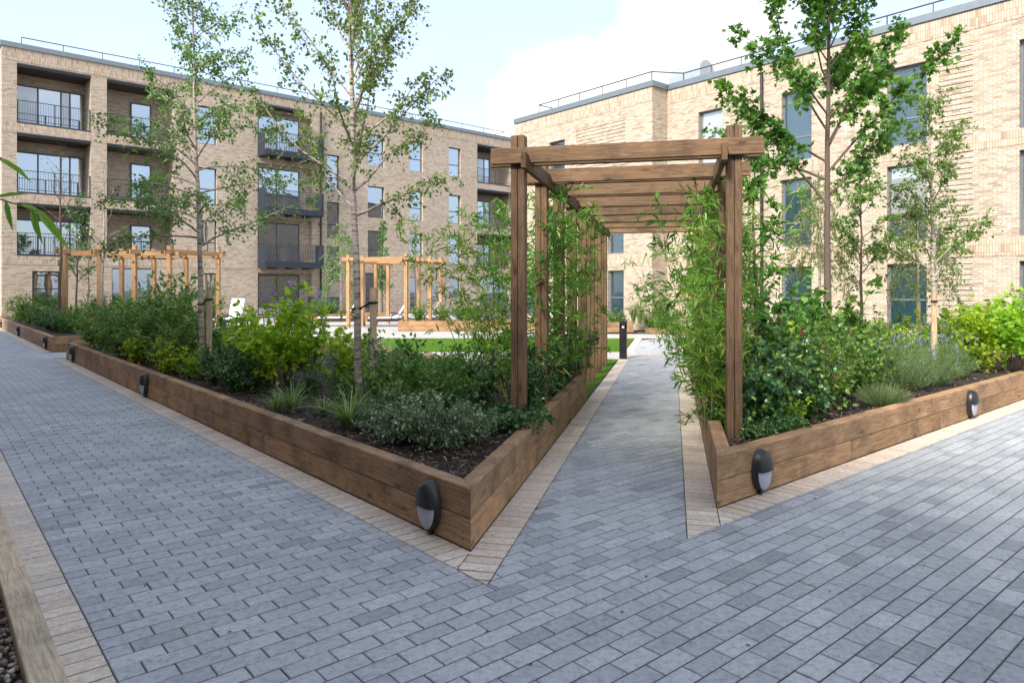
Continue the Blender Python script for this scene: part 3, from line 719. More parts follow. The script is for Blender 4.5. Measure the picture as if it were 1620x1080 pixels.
def roof_rail(parent, pts, z, h=.55, step=2.0, post_in=.0):
    """free-standing guard rail of round tube"""
    mb = MB(); pts = [np.array(p, float) for p in pts]
    mb.tube([(*p, z+h) for p in pts], .028, 5)
    for i in range(len(pts)-1):
        L = np.linalg.norm(pts[i+1]-pts[i]); n = max(1, int(round(L/step)))
        for k in range(n+1):
            p = pts[i]+(pts[i+1]-pts[i])*k/n; mb.tube([(*p, z), (*p, z+h)], .022, 5)
    return link('roof_railing', mb.mesh('roof_railing', M_galv), parent)

# --- the four-storey wing across the court
LO = (-24.5, 33.5, 0); lb = empty('apartment_block', LO, math.atan2(21.8, 24.57))
tag(lb, 'four storey pale brick apartment block with recessed and projecting dark balconies', 'building')
HL = 13.35; W = 33.5
fl = [3.28, 6.33, 9.73]; hd = [5.80, 9.21, 12.58]
ops = []; loggias = []
for f0, h1 in zip(fl, hd):
    for (a, b) in ((.60, 3.73), (4.46, 7.73), (29.23, 32.9)):
        ops.append((a, b, f0, h1, 1.6, True)); loggias.append((a, b, f0, h1))
wins = []
for f0, h1 in ((9.90, 12.05), (6.45, 8.55), (3.40, 5.56)):
    for (a, b) in ((9.0, 10.04), (19.86, 21.13), (23.18, 24.28), (26.56, 27.66)): wins.append((a, b, f0, h1))
for (z0, z1) in ((7.93, 10.28), (4.89, 7.24), (2.04, 4.40)): wins.append((16.91, 17.79, z0, z1))
for (a, b, c, d) in ((1.22, 2.38, .75, 2.53), (4.69, 6.75, .1, 2.75), (9.3, 10.12, .1, 2.55), (19.67, 20.75, .1, 2.72), (23.2, 24.1, .1, 2.5), (26.56, 27.62, 1.0, 2.48), (29.6, 32.4, .1, 2.6)): wins.append((a, b, c, d))
for (a, b, c, d) in wins: ops.append((a, b, c, d, .24, False))
brec = [(12.42, 15.85, z0, z1) for z0, z1 in ((0.05, 2.62), (3.0, 5.9), (6.2, 9.2), (9.55, 12.35))]
for r in brec: ops.append((*r, .32, True))
mb = MB(); wall_grid(mb, 0, W, 0, HL, 0, ops)
mb.add([(0,0,0),(0,12,0),(0,12,HL),(0,0,HL)], [np.array([(3,2,1,0)])]); mb.add([(W,0,0),(W,12,0),(W,12,HL),(W,0,HL)], [np.array([(0,1,2,3)])])
mb.add([(0,12,0),(W,12,0),(W,12,HL),(0,12,HL)], [np.array([(3,2,1,0)])])
link('wall', mb.mesh('wall', M_brick), lb)
link('roof', MB().box(.02, W-.02, .05, 11.95, HL-.4, HL-.1).mesh('roof', M_soffit), lb)
cp = MB(); cp.box(-.06, W+.06, -.06, .34, HL, HL+.24); cp.box(-.06, .34, .34, 12, HL, HL+.239); link('coping', cp.mesh('coping', M_coping), lb)
for (z0, z1) in ((12.72, 13.34), (2.83, 3.26), (5.83, 6.31), (9.24, 9.71)):
    if z0 > 12 or z0 < 3: spans = [(0, 12.4), (15.87, W)] if z0 < 12 else [(0, W)]
    else: spans = [(0, 8.4)]
    for (a, b) in spans:
        # courses stop at openings
        cut = sorted([(o[0], o[1]) for o in ops if o[2] < z1-.02 and o[3] > z0+.02 and o[0] < b and o[1] > a])
        x = a; segs = []
        for (c, d) in cut: segs.append((x, c)); x = max(x, d)
        segs.append((x, b))
        m2 = MB()
        for (c, d) in segs:
            if d-c > .05: m2.box(c, d, -.012, .03, z0, z1)
        link('soldier_course', m2.mesh('soldier_course', M_soldier), lb)
for (a, b, f0, h1) in loggias:
    link('soffit', MB().box(a+.01, b-.01, .02, 1.58, h1-.10, h1-.012).mesh('soffit', M_soffit), lb)
    m2 = MB(); m2.box(a+.005, b-.005, -.02, .10, f0, f0+.07); railing(m2, a+.01, b-.01, .05, f0+.07, 1.06)
    link('balcony_railing', m2.mesh('balcony_railing', M_blue), lb)
    link('lintel_trim', MB().box(a+.003, b-.003, -.015, .12, h1-.011, h1+.06).mesh('lintel_trim', M_blue), lb)
    if a < 1: window(lb, a+.06, b-.06, f0+.08, h1-.62, 1.5, (a+1.05, a+2.05, a+2.45), (), .07, kind='sliding_door')
    elif a < 5: window(lb, a+1.45, a+2.5, f0+.08, h1-.62, 1.5, (), (f0+1.0,), .07, kind='balcony_door')
    else: window(lb, a+.5, b-1.2, f0+.08, h1-.62, 1.5, (a+1.2, a+1.9), (), .07, kind='sliding_door')
for (a, b, c, d) in wins:
    wide = b-a > 1.5; low = c < .3
    window(lb, a, b, c, d, .16, ((a+b)/2,) if wide else (), () if wide else ((c+.9,) if (low or d-c > 1.5) else ()))
for i, (a, b, c, d) in enumerate(brec):
    window(lb, a+.08, b-.72, c+.03, d-.22 if i else d-.12, .2, (a+1.25,), (), .06, kind='balcony_door')
for i, (zt, zb) in enumerate(((4.42, 2.92), (7.62, 6.12), (11.05, 9.55))):
    x0, x1, dpt = 12.40, 16.1, 1.15
    bal = MB(); bal.box(x0+.02, x1-.02, -dpt+.02, -.001, zb+.05, zb+.2)
    for k in range(3): bal.box(x0+.6+k*1.1, x0+.9+k*1.1, -dpt+.15, -.01, zb-.06, zb+.05)
    bo = link('balcony', bal.mesh('balcony', M_soffit), lb)
    rl = MB()
    n = 34; zt = zb+1.42
    for k in range(n+1):
        x = x0+(x1-x0)*k/n; rl.box(x-.009, x+.009, -dpt-.012, -dpt+.012, zb, zt-.03)
    rl.box(x0, x1, -dpt-.03, -dpt+.03, zt-.03, zt); rl.box(x0, x1, -dpt+.013, -dpt+.02, zb, zb+.36)
    for xs in (x0, x1): 
        rl.box(xs-.03, xs+.03, -dpt+.031, -.01, zt-.03, zt)
        for k in range(11): rl.box(xs-.012, xs+.012, -dpt+.06+k*.098, -dpt+.115+k*.098, zb, zt-.031)
    link('railing', rl.mesh('railing', M_blue), bo)
cb = MB(); cb.box(12.35, 15.0, -.75, -.02, 12.5, 12.62); link('canopy', cb.mesh('canopy', M_blue), lb)
link('downpipe', MB().tube([(16.45, -.09, 0), (16.45, -.09, 12.9)], .055, 8).mesh('downpipe', M_black), lb)
link('terrace_screen', MB().box(15.6, 16.9, -1.6, -1.54, .0, 1.15).box(15.6, 15.66, -1.539, -.02, 0, 1.15).mesh('terrace_screen', M_blue), lb)
roof_rail(lb, [(.9, 1.0), (8, .9), (20, .9), (W-.8, .9), (W-.8, 4)], HL, .85, 2.0)
link('wall_vent', MB().box(24.9, 25.4, -.05, -.002, .9, 2.0).mesh('wall_vent', M_vent), lb)

# --- the three-storey wing beside the right bed
RO = (6.215, 27.916, 0); rb = empty('brick_building', RO, math.atan2(-.7621, .6474))
tag(rb, 'three storey buff brick building with tall slim windows and a stepped corner', 'building')
HR = 9.58; XE = 21.0; PR_ = .95
cols = [(1.46, 2.52), (4.85, 5.92), (8.31, 9.43), (11.72, 12.8), (15.0, 16.06), (18.2, 19.26)]
lv = [(6.02, 8.42), (3.10, 5.42), (.50, 2.41)]
rw = [(a, b, c, d) for (a, b) in cols for (c, d) in lv]
rops = [(*q, .24, False) for q in rw]
# brick panels with every other course set back, to the side of the windows
rpan = []
for (a, b) in ((9.75, 10.62), (2.85, 3.7), (13.1, 14.0), (16.4, 17.2)):
    for (c, d) in lv: rpan.append((a, b, c-.02 if c > 1 else c, d+.16))
rops += [(a, b, c, d, .022, True) for (a, b, c, d) in rpan]
mb = MB(); wall_grid(mb, 0, XE, 0, HR, 0, rops)
pw = [(-5.86, -4.86, 6.02, 8.3), (-5.86, -4.86, 3.1, 5.42), (-2.32, -1.46, .47, 2.41), (-2.32, -1.46, 3.1, 5.42), (-7.6, -6.7, .47, 2.41)]
ppan = [(-4.17, -1.35, 6.2, 8.60)]
wall_grid(mb, -8.24, 0, 0, HR, -PR_, [(*q, .24, False) for q in pw]+[(*q, .022, True) for q in ppan])
def quad(mb, *p): mb.add(p, [np.array([(0,1,2,3)])])
quad(mb, (0,-PR_,0), (0,0,0), (0,0,HR), (0,-PR_,HR)); quad(mb, (-8.24,12,0), (-8.24,-PR_,0), (-8.24,-PR_,HR), (-8.24,12,HR))
quad(mb, (XE,0,0), (XE,12,0), (XE,12,HR), (XE,0,HR)); quad(mb, (XE,12,0), (-8.24,12,0), (-8.24,12,HR), (XE,12,HR))
link('wall', mb.mesh('wall', M_brick), rb)
for (a, b, c, d) in rpan:
    m2 = MB(); z = c+.075
    while z < d-.05: m2.box(a+.002, b-.002, .001, .03, z, z+.070); z += .15
    link('brick_panel', m2.mesh('brick_panel', M_brick), rb)
for (a, b, c, d) in ppan:
    m2 = MB(); z = c+.075
    while z < d-.05: m2.box(a+.002, b-.002, -PR_+.001, -PR_+.03, z, z+.070); z += .15
    link('brick_panel', m2.mesh('brick_panel', M_brick), rb)
link('roof', MB().box(-8.2, XE-.02, .3, 11.95, HR-.4, HR-.1).mesh('roof', M_soffit), rb)
cp = MB(); cp.box(.09, XE+.06, -.06, .3, HR, HR+.22); cp.box(-8.30, .06, -PR_-.06, -PR_+.3, HR, HR+.22); cp.box(-.27, .0601, -PR_+.3, .3, HR, HR+.2195); cp.box(-8.3, -8.0, -PR_+.3, 12, HR, HR+.2197)
link('coping', cp.mesh('coping', M_coping), rb)
for (z0, z1, p) in ((9.02, 9.57, 1), (5.58, 6.0, 0), (2.57, 3.04, 0)):
    m2 = MB(); m2.box(.002, XE, -.012, .02, z0, z1)
    link('soldier_course', m2.mesh('soldier_course', M_soldier), rb)
    m2 = MB(); m2.box(-8.24, .0, -PR_-.012, -PR_+.02, z0, z1); link('soldier_course', m2.mesh('soldier_course', M_soldier), rb)
for (a, b, c, d) in rw: window(rb, a, b, c, d, .15, (), (c+.82,), .06, M_rframe, M_glass_r)
for (a, b, c, d) in pw: window(rb, a, b, c, d, -PR_+.15, (), (c+.82,), .06, M_rframe, M_glass_r)
link('downpipe', MB().tube([(4.15, -.09, 0), (4.15, -.09, 9.3)], .055, 8).mesh('downpipe', M_black), rb)
roof_rail(rb, [(-7.2, 2.2), (-7.2, -.35), (-.5, -.35), (.2, .8), (8, .8), (XE-1, .8)], HR, .80, 1.35)
v = MB(); an = np.linspace(0, math.pi, 13)
for (x0, x1) in ((-1.4, .1),):
    prof = np.stack([np.cos(an)*.55, np.sin(an)*.55], 1)
    V = np.r_[[(x0, 2.6+p[0], HR+1.2+p[1]) for p in prof], [(x1, 2.6+p[0], HR+1.2+p[1]) for p in prof]]; k = len(prof)
    v.add(V, [np.array([(i, i+1, k+i+1, k+i) for i in range(k-1)]), np.arange(k)[None], np.arange(k, 2*k)[::-1][None]])
v.box(-1.45, .15, 2.0, 3.2, HR-.1, HR+1.199)
link('roof_ventilator', v.mesh('roof_ventilator', M_vent), rb)

# --- the wing that the pebble strip runs along (out of frame to the side, it shades the foreground)
WO = ab(-14, -2.6); wb = empty('brick_wing', (*WO, 0), math.atan2(A2[1], A2[0]))
tag(wb, 'brick wing standing behind the pebble strip', 'building')
HW = 8.6; wl = []
for x in range(2, 44, 4):
    for (c, d) in ((.5, 2.4), (3.4, 5.3), (6.2, 7.9)): wl.append((x, x+1.3, c, d))
mb = MB(); wall_grid(mb, 0, 46, 0, HW, 0, [(*q, .15, False) for q in wl])
quad(mb, (0,0,0), (0,11,0), (0,11,HW), (0,0,HW)); quad(mb, (46,0,0), (46,11,0), (46,11,HW), (46,0,HW)); quad(mb, (0,11,0), (46,11,0), (46,11,HW), (0,11,HW)); quad(mb, (0,0,HW), (46,0,HW), (46,11,HW), (0,11,HW))
link('wall', mb.mesh('wall', M_brick), wb)
link('coping', MB().box(-.06, 46.06, -.06, .34, HW+.002, HW+.24).mesh('coping', M_coping), wb)
for (a, b, c, d) in wl: window(wb, a, b, c, d, .09, (), (c+.8,))
# ------------------------------------------------------------------ pergolas
def timber(name, parent, p0, p1, wdt, hgt, m, up=(0, 0, 1), groove=False):
    """bar with local x along its length; wdt across (local y), hgt along 'up' (local z)"""
    L = (Vector(p1)-Vector(p0)).length; mb = MB()
    if groove:
        h, q, gw, gd, c = wdt/2, hgt/2, .005, .014, .006
        S = [(-h+c, -q), (-gw, -q), (-gw+.002, -q+gd), (gw-.002, -q+gd), (gw, -q), (h-c, -q), (h, -q+c), (h, q-c), (h-c, q), (gw, q), (gw-.002, q-gd), (-gw+.002, q-gd), (-gw, q), (-h+c, q), (-h, q-c), (-h, -q+c)]
        n = len(S); V = np.r_[[(0, *s) for s in S], [(L, *s) for s in S]]
        mb.add(V, [np.array([(i, (i+1) % n, n+(i+1) % n, n+i) for i in range(n)]), np.arange(n)[::-1][None], np.arange(n, 2*n)[None]])
    else: mb.cbox(0, L, -wdt/2, wdt/2, -hgt/2, hgt/2, .005)
    M = frame(p0, p1, up)
    o = link(name, mb.mesh(name, m), parent); o.matrix_local = parent.matrix_local.inverted() @ M if parent.rotation_euler.z else Matrix.Translation(-Vector(parent.location)) @ M
    return o
def pergola(label, p, d, acr, count, spacing, width, ztop, zbase, m, post=.135, over=.24):
    p = np.array(p, float); d = np.array(d, float); d /= np.linalg.norm(d); n = np.array(acr, float); n /= np.linalg.norm(n)
    root = tag(empty('pergola', (*p, 0)), label, 'pergola', 'timber pergolas'); up3 = (*d, 0)
    inn = post/2+.026
    for k in range(count):
        for sdd in (0, 1):
            q = p+d*spacing*k+n*width*sdd
            zb = zbase(q) if callable(zbase) else zbase
            timber('post', root, (*q, zb), (*q, ztop+rng.normal(0, .006)), post, post, m, up3, True)
        for e in (-1, 1):
            q = p+d*(spacing*k+e*(post/2+.026)); z = ztop-.195+rng.normal(0, .004)
            a0 = q-n*(over+rng.normal(0, .015)+(.05 if e > 0 else 0)); a1 = q+n*(width+over+rng.normal(0, .015))
            timber('rafter', root, (*a0, z), (*a1, z), .048, .15, m)
    for sdd in (0, 1):
        q = p+n*(inn if sdd == 0 else width-inn); z = ztop-.262
        timber('rail', root, (*(q-d*.24), z), (*(q+d*(spacing*(count-1)+.24)), z), .048, .15, m)
    return root
def zb_main(q): return SOIL-.03 if (q-NL) @ P2 < 6.0 else -.02
pergola('weathered brown timber pergola arching over the block paved path', (.067, 6.676), P2, PN, 8, 1.2, 1.965, 3.10, zb_main, M_perg)
pergola('pale new timber pergola over the far sleeper bed by the loggias', (-15.05, 23.5), (1, 0.0), (.42, .9), 4, 1.17, 2.05, 3.10, SOIL-.03, M_perg_new)
pergola('pale new timber pergola standing over the white sun loungers', (-6.94, 29.6), (.3, .954), (.954, -.3), 4, 1.2, 2.7, 3.10, -.02, M_perg_new)

# ------------------------------------------------------------------ wall lights on the beds
def bulkhead():
    k = 28; an = np.arange(k)*2*math.pi/k
    rf = [1, 1, .95, .86, .68, .40, .02]; dp = [0, .045, .058, .068, .078, .085, .088]
    V = np.array([[(.10*r*math.cos(a), -d, .148*r*math.sin(a)) for a in an] for r, d in zip(rf, dp)]).reshape(-1, 3)
    blk, dif = MB(), MB(); fb, fd = [], []
    for i in range(len(rf)-1):
        for j in range(k):
            f = (i*k+j, i*k+(j+1) % k, (i+1)*k+(j+1) % k, (i+1)*k+j)
            low = math.sin((an[j]+math.pi/k)) < -.02
            (fd if (low and i >= 2) else fb).append(f)
    blk.add(V, [np.array(fb), np.arange(k)[None]])
    # hood: a raised lid over the upper half
    H = []; hf = []
    rr = [.97, .9, .72, .42, .02]; dd = [.062, .078, .09, .098, .101]; kk = 15; an2 = np.linspace(-.02, math.pi+.02, kk)
    for r, d in zip(rr, dd): H += [(.10*r*math.cos(a), -d, .148*r*math.sin(a)) for a in an2]
    for i in range(len(rr)-1):
        for j in range(kk-1): hf.append((i*kk+j, i*kk+j+1, (i+1)*kk+j+1, (i+1)*kk+j))
    blk.add(H, [np.array(hf)])
    Vd = V*np.array([.998, .985, .998]); fd = np.array(fd); used, inv = np.unique(fd, return_inverse=True); dif.add(Vd[used], [inv.reshape(fd.shape)])
    stem = MB().box(-.016, .016, -.03, -.002, -.185, -.135)
    return blk.mesh('body', M_black, True), dif.mesh('diffuser', M_diff, True), stem.mesh('cable_gland', M_black)
bk = bulkhead()
def put_light(p, outn, label, z=.198):
    o = empty('wall_light', (*(np.array(p)+np.array(outn)*.002), z), math.atan2(outn[1], outn[0])+math.pi/2)
    tag(o, label, 'wall light', 'oval bulkhead lights on the sleeper beds')
    o.scale = (1.06, 1, 1.12)
    for nm, me in zip(('body', 'diffuser', 'cable_gland'), bk): link(nm, me, o)
put_light(ab(3.94, bL), -B2, 'oval black bulkhead light beside the sharp corner of the birch bed')
put_light(ab(11.73, bL), -B2, 'oval black bulkhead light midway along the birch bed')
put_light(ab(18.3, bL), -B2, 'oval black bulkhead light at the far end of the birch bed')
for a_, t_ in ((22.67, 'near corner'), (29.5, 'middle'), (36.3, 'end by the wall')): put_light(ab(a_, bL), -B2, f'oval black bulkhead light on the far bed, {t_}')
put_light(ab(aR, 5.16), -A2, 'oval black bulkhead light beside the pergola end of the maple bed')
put_light(ab(aR, 10.19), -A2, 'oval black bulkhead light in front of the lavender on the maple bed')

# ------------------------------------------------------------------ bollard light
bo = tag(empty('bollard_light', (2.63, 16.5, 0), R(-14)), 'square black bollard light at the end of the pergola lawn', 'bollard')
h_ = .085; mb = MB(); mb.cbox(-h_, h_, -h_, h_, 0, .72, .004); link('post', mb.mesh('post', M_black), bo)
mb = MB(); mb.cbox(-h_, h_, -h_, h_, .80, .895, .004)
for sx in (-1, 1): mb.box(sx*h_-.012*(sx > 0), sx*h_+.012*(sx < 0), -h_+.03, h_, .72, .80)
mb.box(-h_+.012, h_-.012, h_-.015, h_, .72, .80); link('head', mb.mesh('head', M_black), bo)
link('lens', MB().cbox(-.03, .03, -.05, 0, .725, .80, .004).mesh('lens', M_lens), bo)

# ------------------------------------------------------------------ loungers and cycle stands
def lounger(label, x, y, rz, back=58):
    o = tag(empty('sun_lounger', (x, y, -.004), rz), label, 'sun lounger', 'white sun loungers on the terrace')
    f = MB(); f.cbox(-1.25, .75, -.34, .34, .22, .34, .02); link('frame', f.mesh('frame', M_wicker), o)
    for sx in (-1.1, .6):
        for sy in (-.28, .28): link('leg', MB().cbox(sx-.03, sx+.03, sy-.03, sy+.03, 0, .219, .005).mesh('leg', M_wicker), o)
    c = MB(); c.cbox(-1.22, .02, -.31, .31, .342, .40, .02); link('seat_cushion', c.mesh('seat_cushion', M_white), o)
    b = MB(); M = Matrix.Translation((.05, 0, .36)) @ Matrix.Rotation(-R(back), 4, 'Y'); b.cbox(0, .92, -.31, .31, 0, .055, .02, M); link('backrest', b.mesh('backrest', M_white), o)
    for sy in (-.345, .345):
        an = np.linspace(0, math.pi, 9); link('armrest', MB().tube([(.05+.3*math.cos(t), sy*1.04, .3+.26*math.sin(t)) for t in an], .022, 6).mesh('armrest', M_wicker), o)
lounger('white sun lounger framed by the posts of the pale terrace pergola', -5.15, 31.0, R(12))
lounger('white sun lounger with its foot towards the balcony block, beside the pale pergola', -7.45, 31.3, R(10))
lounger('white sun lounger behind the low sleeper bed under the pale pergola', -3.75, 31.6, R(8))
lounger('white sun lounger near the far sleeper bed, its back turned up alone', -12.1, 30.4, R(80), 70)
for k, (x, y) in enumerate(((-3.55, 43.5), (-2.6, 44.2))):
    t = np.linspace(0, math.pi, 11); pts = [(-.35, 0, 0)]+[(-.35*math.cos(a), 0, .45+.35*math.sin(a)) for a in t]+[(.35, 0, 0)]
    o = link('cycle_stand', MB().tube(pts, .025, 7).mesh('cycle_stand', M_galv), None, (x, y, -.006)); o.rotation_euler.z = R(60)
    tag(o, ('steel hoop cycle stand nearer the sun loungers', 'steel hoop cycle stand nearer the brick corner')[k], 'cycle stand', 'cycle stands by the far block')

# ------------------------------------------------------------------ vegetation helpers
def nz(v): return v/(np.linalg.norm(v, axis=-1, keepdims=True)+1e-9)
T_ovate = (np.array([(0,0,0),(.23,.20,.04),(.27,.52,.03),(0,1,-.10),(-.27,.52,.03),(-.23,.20,.04)]), [np.array([(0,1,2,3),(0,3,4,5)])])
T_broad = (np.array([(0,0,0),(.34,.16,.05),(.36,.50,.04),(0,1,-.12),(-.36,.50,.04),(-.34,.16,.05)]), [np.array([(0,1,2,3),(0,3,4,5)])])
T_lance = (np.array([(0,0,0),(.055,.22,.015),(.05,.6,.0),(0,1,-.14),(-.05,.6,.0),(-.055,.22,.015)]), [np.array([(0,1,2,3),(0,3,4,5)])])
T_lance_w = (T_lance[0]*np.array([1.45, 1, 1]), T_lance[1])
T_needle = (np.array([(-.03,0,0),(.03,0,0),(.0,1,0)]), [np.array([(0,1,2)])])
def star(angs, rad):
    P = [(r*math.sin(R(a)), .35+r*math.cos(R(a))*.65 if False else .38+r*math.cos(R(a)), -.10*r*r) for a, r in zip(angs, rad)]
    return np.array(P)
_a = [180, 150, 118, 95, 70, 52, 36, 18, 0, -18, -36, -52, -70, -95, -118, -150]; _r = [.38, .33, .48, .28, .56, .40, .26, .44, .64, .44, .26, .40, .56, .28, .48, .33]
S_ = star(_a, _r); T_maple = (np.r_[S_, [(0, .38, .06)]], [np.array([(i, (i+1) % 16, 16) for i in range(16)])])
_a = [180, 140, 105, 80, 58, 30, 0, -30, -58, -80, -105, -140]; _r = [.28, .36, .44, .32, .48, .34, .62, .34, .48, .32, .44, .36]
S_ = star(_a, _r); T_ivy = (np.r_[S_, [(0, .36, .05)]], [np.array([(i, (i+1) % 12, 12) for i in range(12)])])
def leaves(mb, T, pos, ax, nr, size, var):
    ax = nz(ax); s = nz(np.cross(ax, nr)); n = np.cross(s, ax); t = T[0]; k = len(t); m = len(pos); size = np.broadcast_to(size, (m,))
    V = pos[:, None]+size[:, None, None]*(t[None, :, 0:1]*s[:, None]+t[None, :, 1:2]*ax[:, None]+t[None, :, 2:3]*n[:, None])
    fs = []
    for F in T[1]: fs.append((F[None]+(np.arange(m)*k)[:, None, None]).reshape(-1, F.shape[1]))
    mb.add(V.reshape(-1, 3), fs, np.repeat(np.asarray(var, float), len(T[1][0])))
def twigs(mb, A, Bp, r0, r1):
    """thin three-sided twigs from A to B"""
    d = nz(Bp-A); ref = np.where(np.abs(d[:, 2:3]) > .9, [[1., 0, 0]], [[0., 0, 1]]); u = nz(np.cross(d, ref)); v = np.cross(d, u); m = len(A); V = []
    for (P, r) in ((A, r0), (Bp, r1)):
        for a in (0, 2.094, 4.189): V.append(P+r*(math.cos(a)*u+math.sin(a)*v))
    V = np.stack(V, 1).reshape(-1, 3); base = (np.arange(m)*6)[:, None]
    mb.add(V, [np.concatenate([base+np.array([[0,1,4,3]]), base+np.array([[1,2,5,4]]), base+np.array([[2,0,3,5]])])])
def leafy(mbL, mbS, S, D, Ln, per, T, size, droop=.25, spread=.9, upn=.8, tw=.0022, hang=0., first=.15, spray=.02):
    """twigs S + D*L, each with 'per' leaves along it"""
    m = len(S); E = S+D*Ln[:, None]; E[:, 2] -= droop*Ln
    if mbS is not None: twigs(mbS, S, E, tw, tw*.5)
    t = rng.uniform(first, 1.02, (m, per)); pos = S[:, None]+D[:, None]*(Ln[:, None]*t)[..., None]; pos[..., 2] -= droop*Ln[:, None]*t**2
    pos = pos.reshape(-1, 3)+rng.normal(0, spray, (m*per, 3)); Dr = np.repeat(D, per, 0)
    ax = Dr*.6+rng.normal(0, spread*.6, pos.shape); ax[:, 2] -= hang
    nr = rng.normal(0, .55, pos.shape); nr[:, 2] += upn
    sz = size*rng.uniform(.6, 1.2, len(pos)); base = np.repeat(rng.normal(0, .17, m), per)
    leaves(mbL, T, pos, ax, nr, sz, np.clip(rng.normal(.48, .2, len(pos))+base, 0, 1))
def curve(p, d, L, n, bend, wob):
    """polyline from p with heading d, bend added to z per unit"""
    P = [np.array(p, float)]; d = np.array(d, float); d /= np.linalg.norm(d)
    for i in range(n):
        d = d+np.array([rng.normal(0, wob), rng.normal(0, wob), bend/n+rng.normal(0, wob*.5)]); d /= np.linalg.norm(d); P.append(P[-1]+d*L/n)
    return np.array(P)
def tree(name, label, x, y, H, r0, z0, nb, blen, elev, bend, per_m, twl, per, T, size, lm, bm=None, group='young trees in the beds', lean=(0, 0), zb=None, hang=.3, droop=.3, wob=.12, az=None, top_twigs=26, spray=.02, cat='tree'):
    zb = SOIL if zb is None else zb; bm = bm or M_bark
    root = tag(empty(name, (x, y, zb)), label, cat, group)
    n = 14; t = np.linspace(0, 1, n); wx = np.cumsum(rng.normal(0, .012, n)); wy = np.cumsum(rng.normal(0, .012, n))
    TP = np.stack([wx+lean[0]*t, wy+lean[1]*t, t*H-.05], 1); TR = r0*(1-t)**.85+.004
    mbW, mbL = MB(), MB(); mbW.tube(TP, TR, 9)
    S, D, LL = [], [], []
    for k in range(nb):
        f = (k+rng.uniform(0, .8))/nb; z = z0+(H*.97-z0)*f; tt = z/H
        p = np.array([np.interp(tt, t, TP[:, i]) for i in range(3)]); a = (az[k] if az and k < len(az) else k*2.399+rng.normal(0, .35)); e = R(elev(f)+rng.normal(0, 7)); L = blen(f)*rng.uniform(.75, 1.2)
        d = np.array([math.cos(a)*math.cos(e), math.sin(a)*math.cos(e), math.sin(e)]); C = curve(p, d, L, 7, bend(f), wob)
        rb = np.interp(tt, t, TR)*.55; mbW.tube(C, np.linspace(rb, .003, 8), 5)
        m = max(3, int(L*per_m)); q = rng.uniform(.22, 1, m); idx = np.minimum((q*7).astype(int), 6); fr = (q*7-idx)[:, None]
        S.append(C[idx]*(1-fr)+C[idx+1]*fr); tan = nz(C[idx+1]-C[idx]); D.append(nz(tan*.7+rng.normal(0, .55, (m, 3)))); LL.append(twl*rng.uniform(.5, 1.25, m)*(1.15-.5*q))
    m = top_twigs; q = rng.uniform(.78, 1, m); S.append(np.stack([np.interp(q, t, TP[:, i]) for i in range(3)], 1)); dd = rng.normal(0, .6, (m, 3)); dd[:, 2] = np.abs(dd[:, 2])+.2; D.append(nz(dd)); LL.append(twl*rng.uniform(.4, .9, m))
    S, D, LL = np.concatenate(S), np.concatenate(D), np.concatenate(LL)
    leafy(mbL, mbW, S, D, LL, per, T, size, droop, 1.0, .5, .0025, hang, spray=spray)
    link('trunk', mbW.mesh('trunk', bm, True), root); link('crown', mbL.mesh('crown', lm), root)
    return root
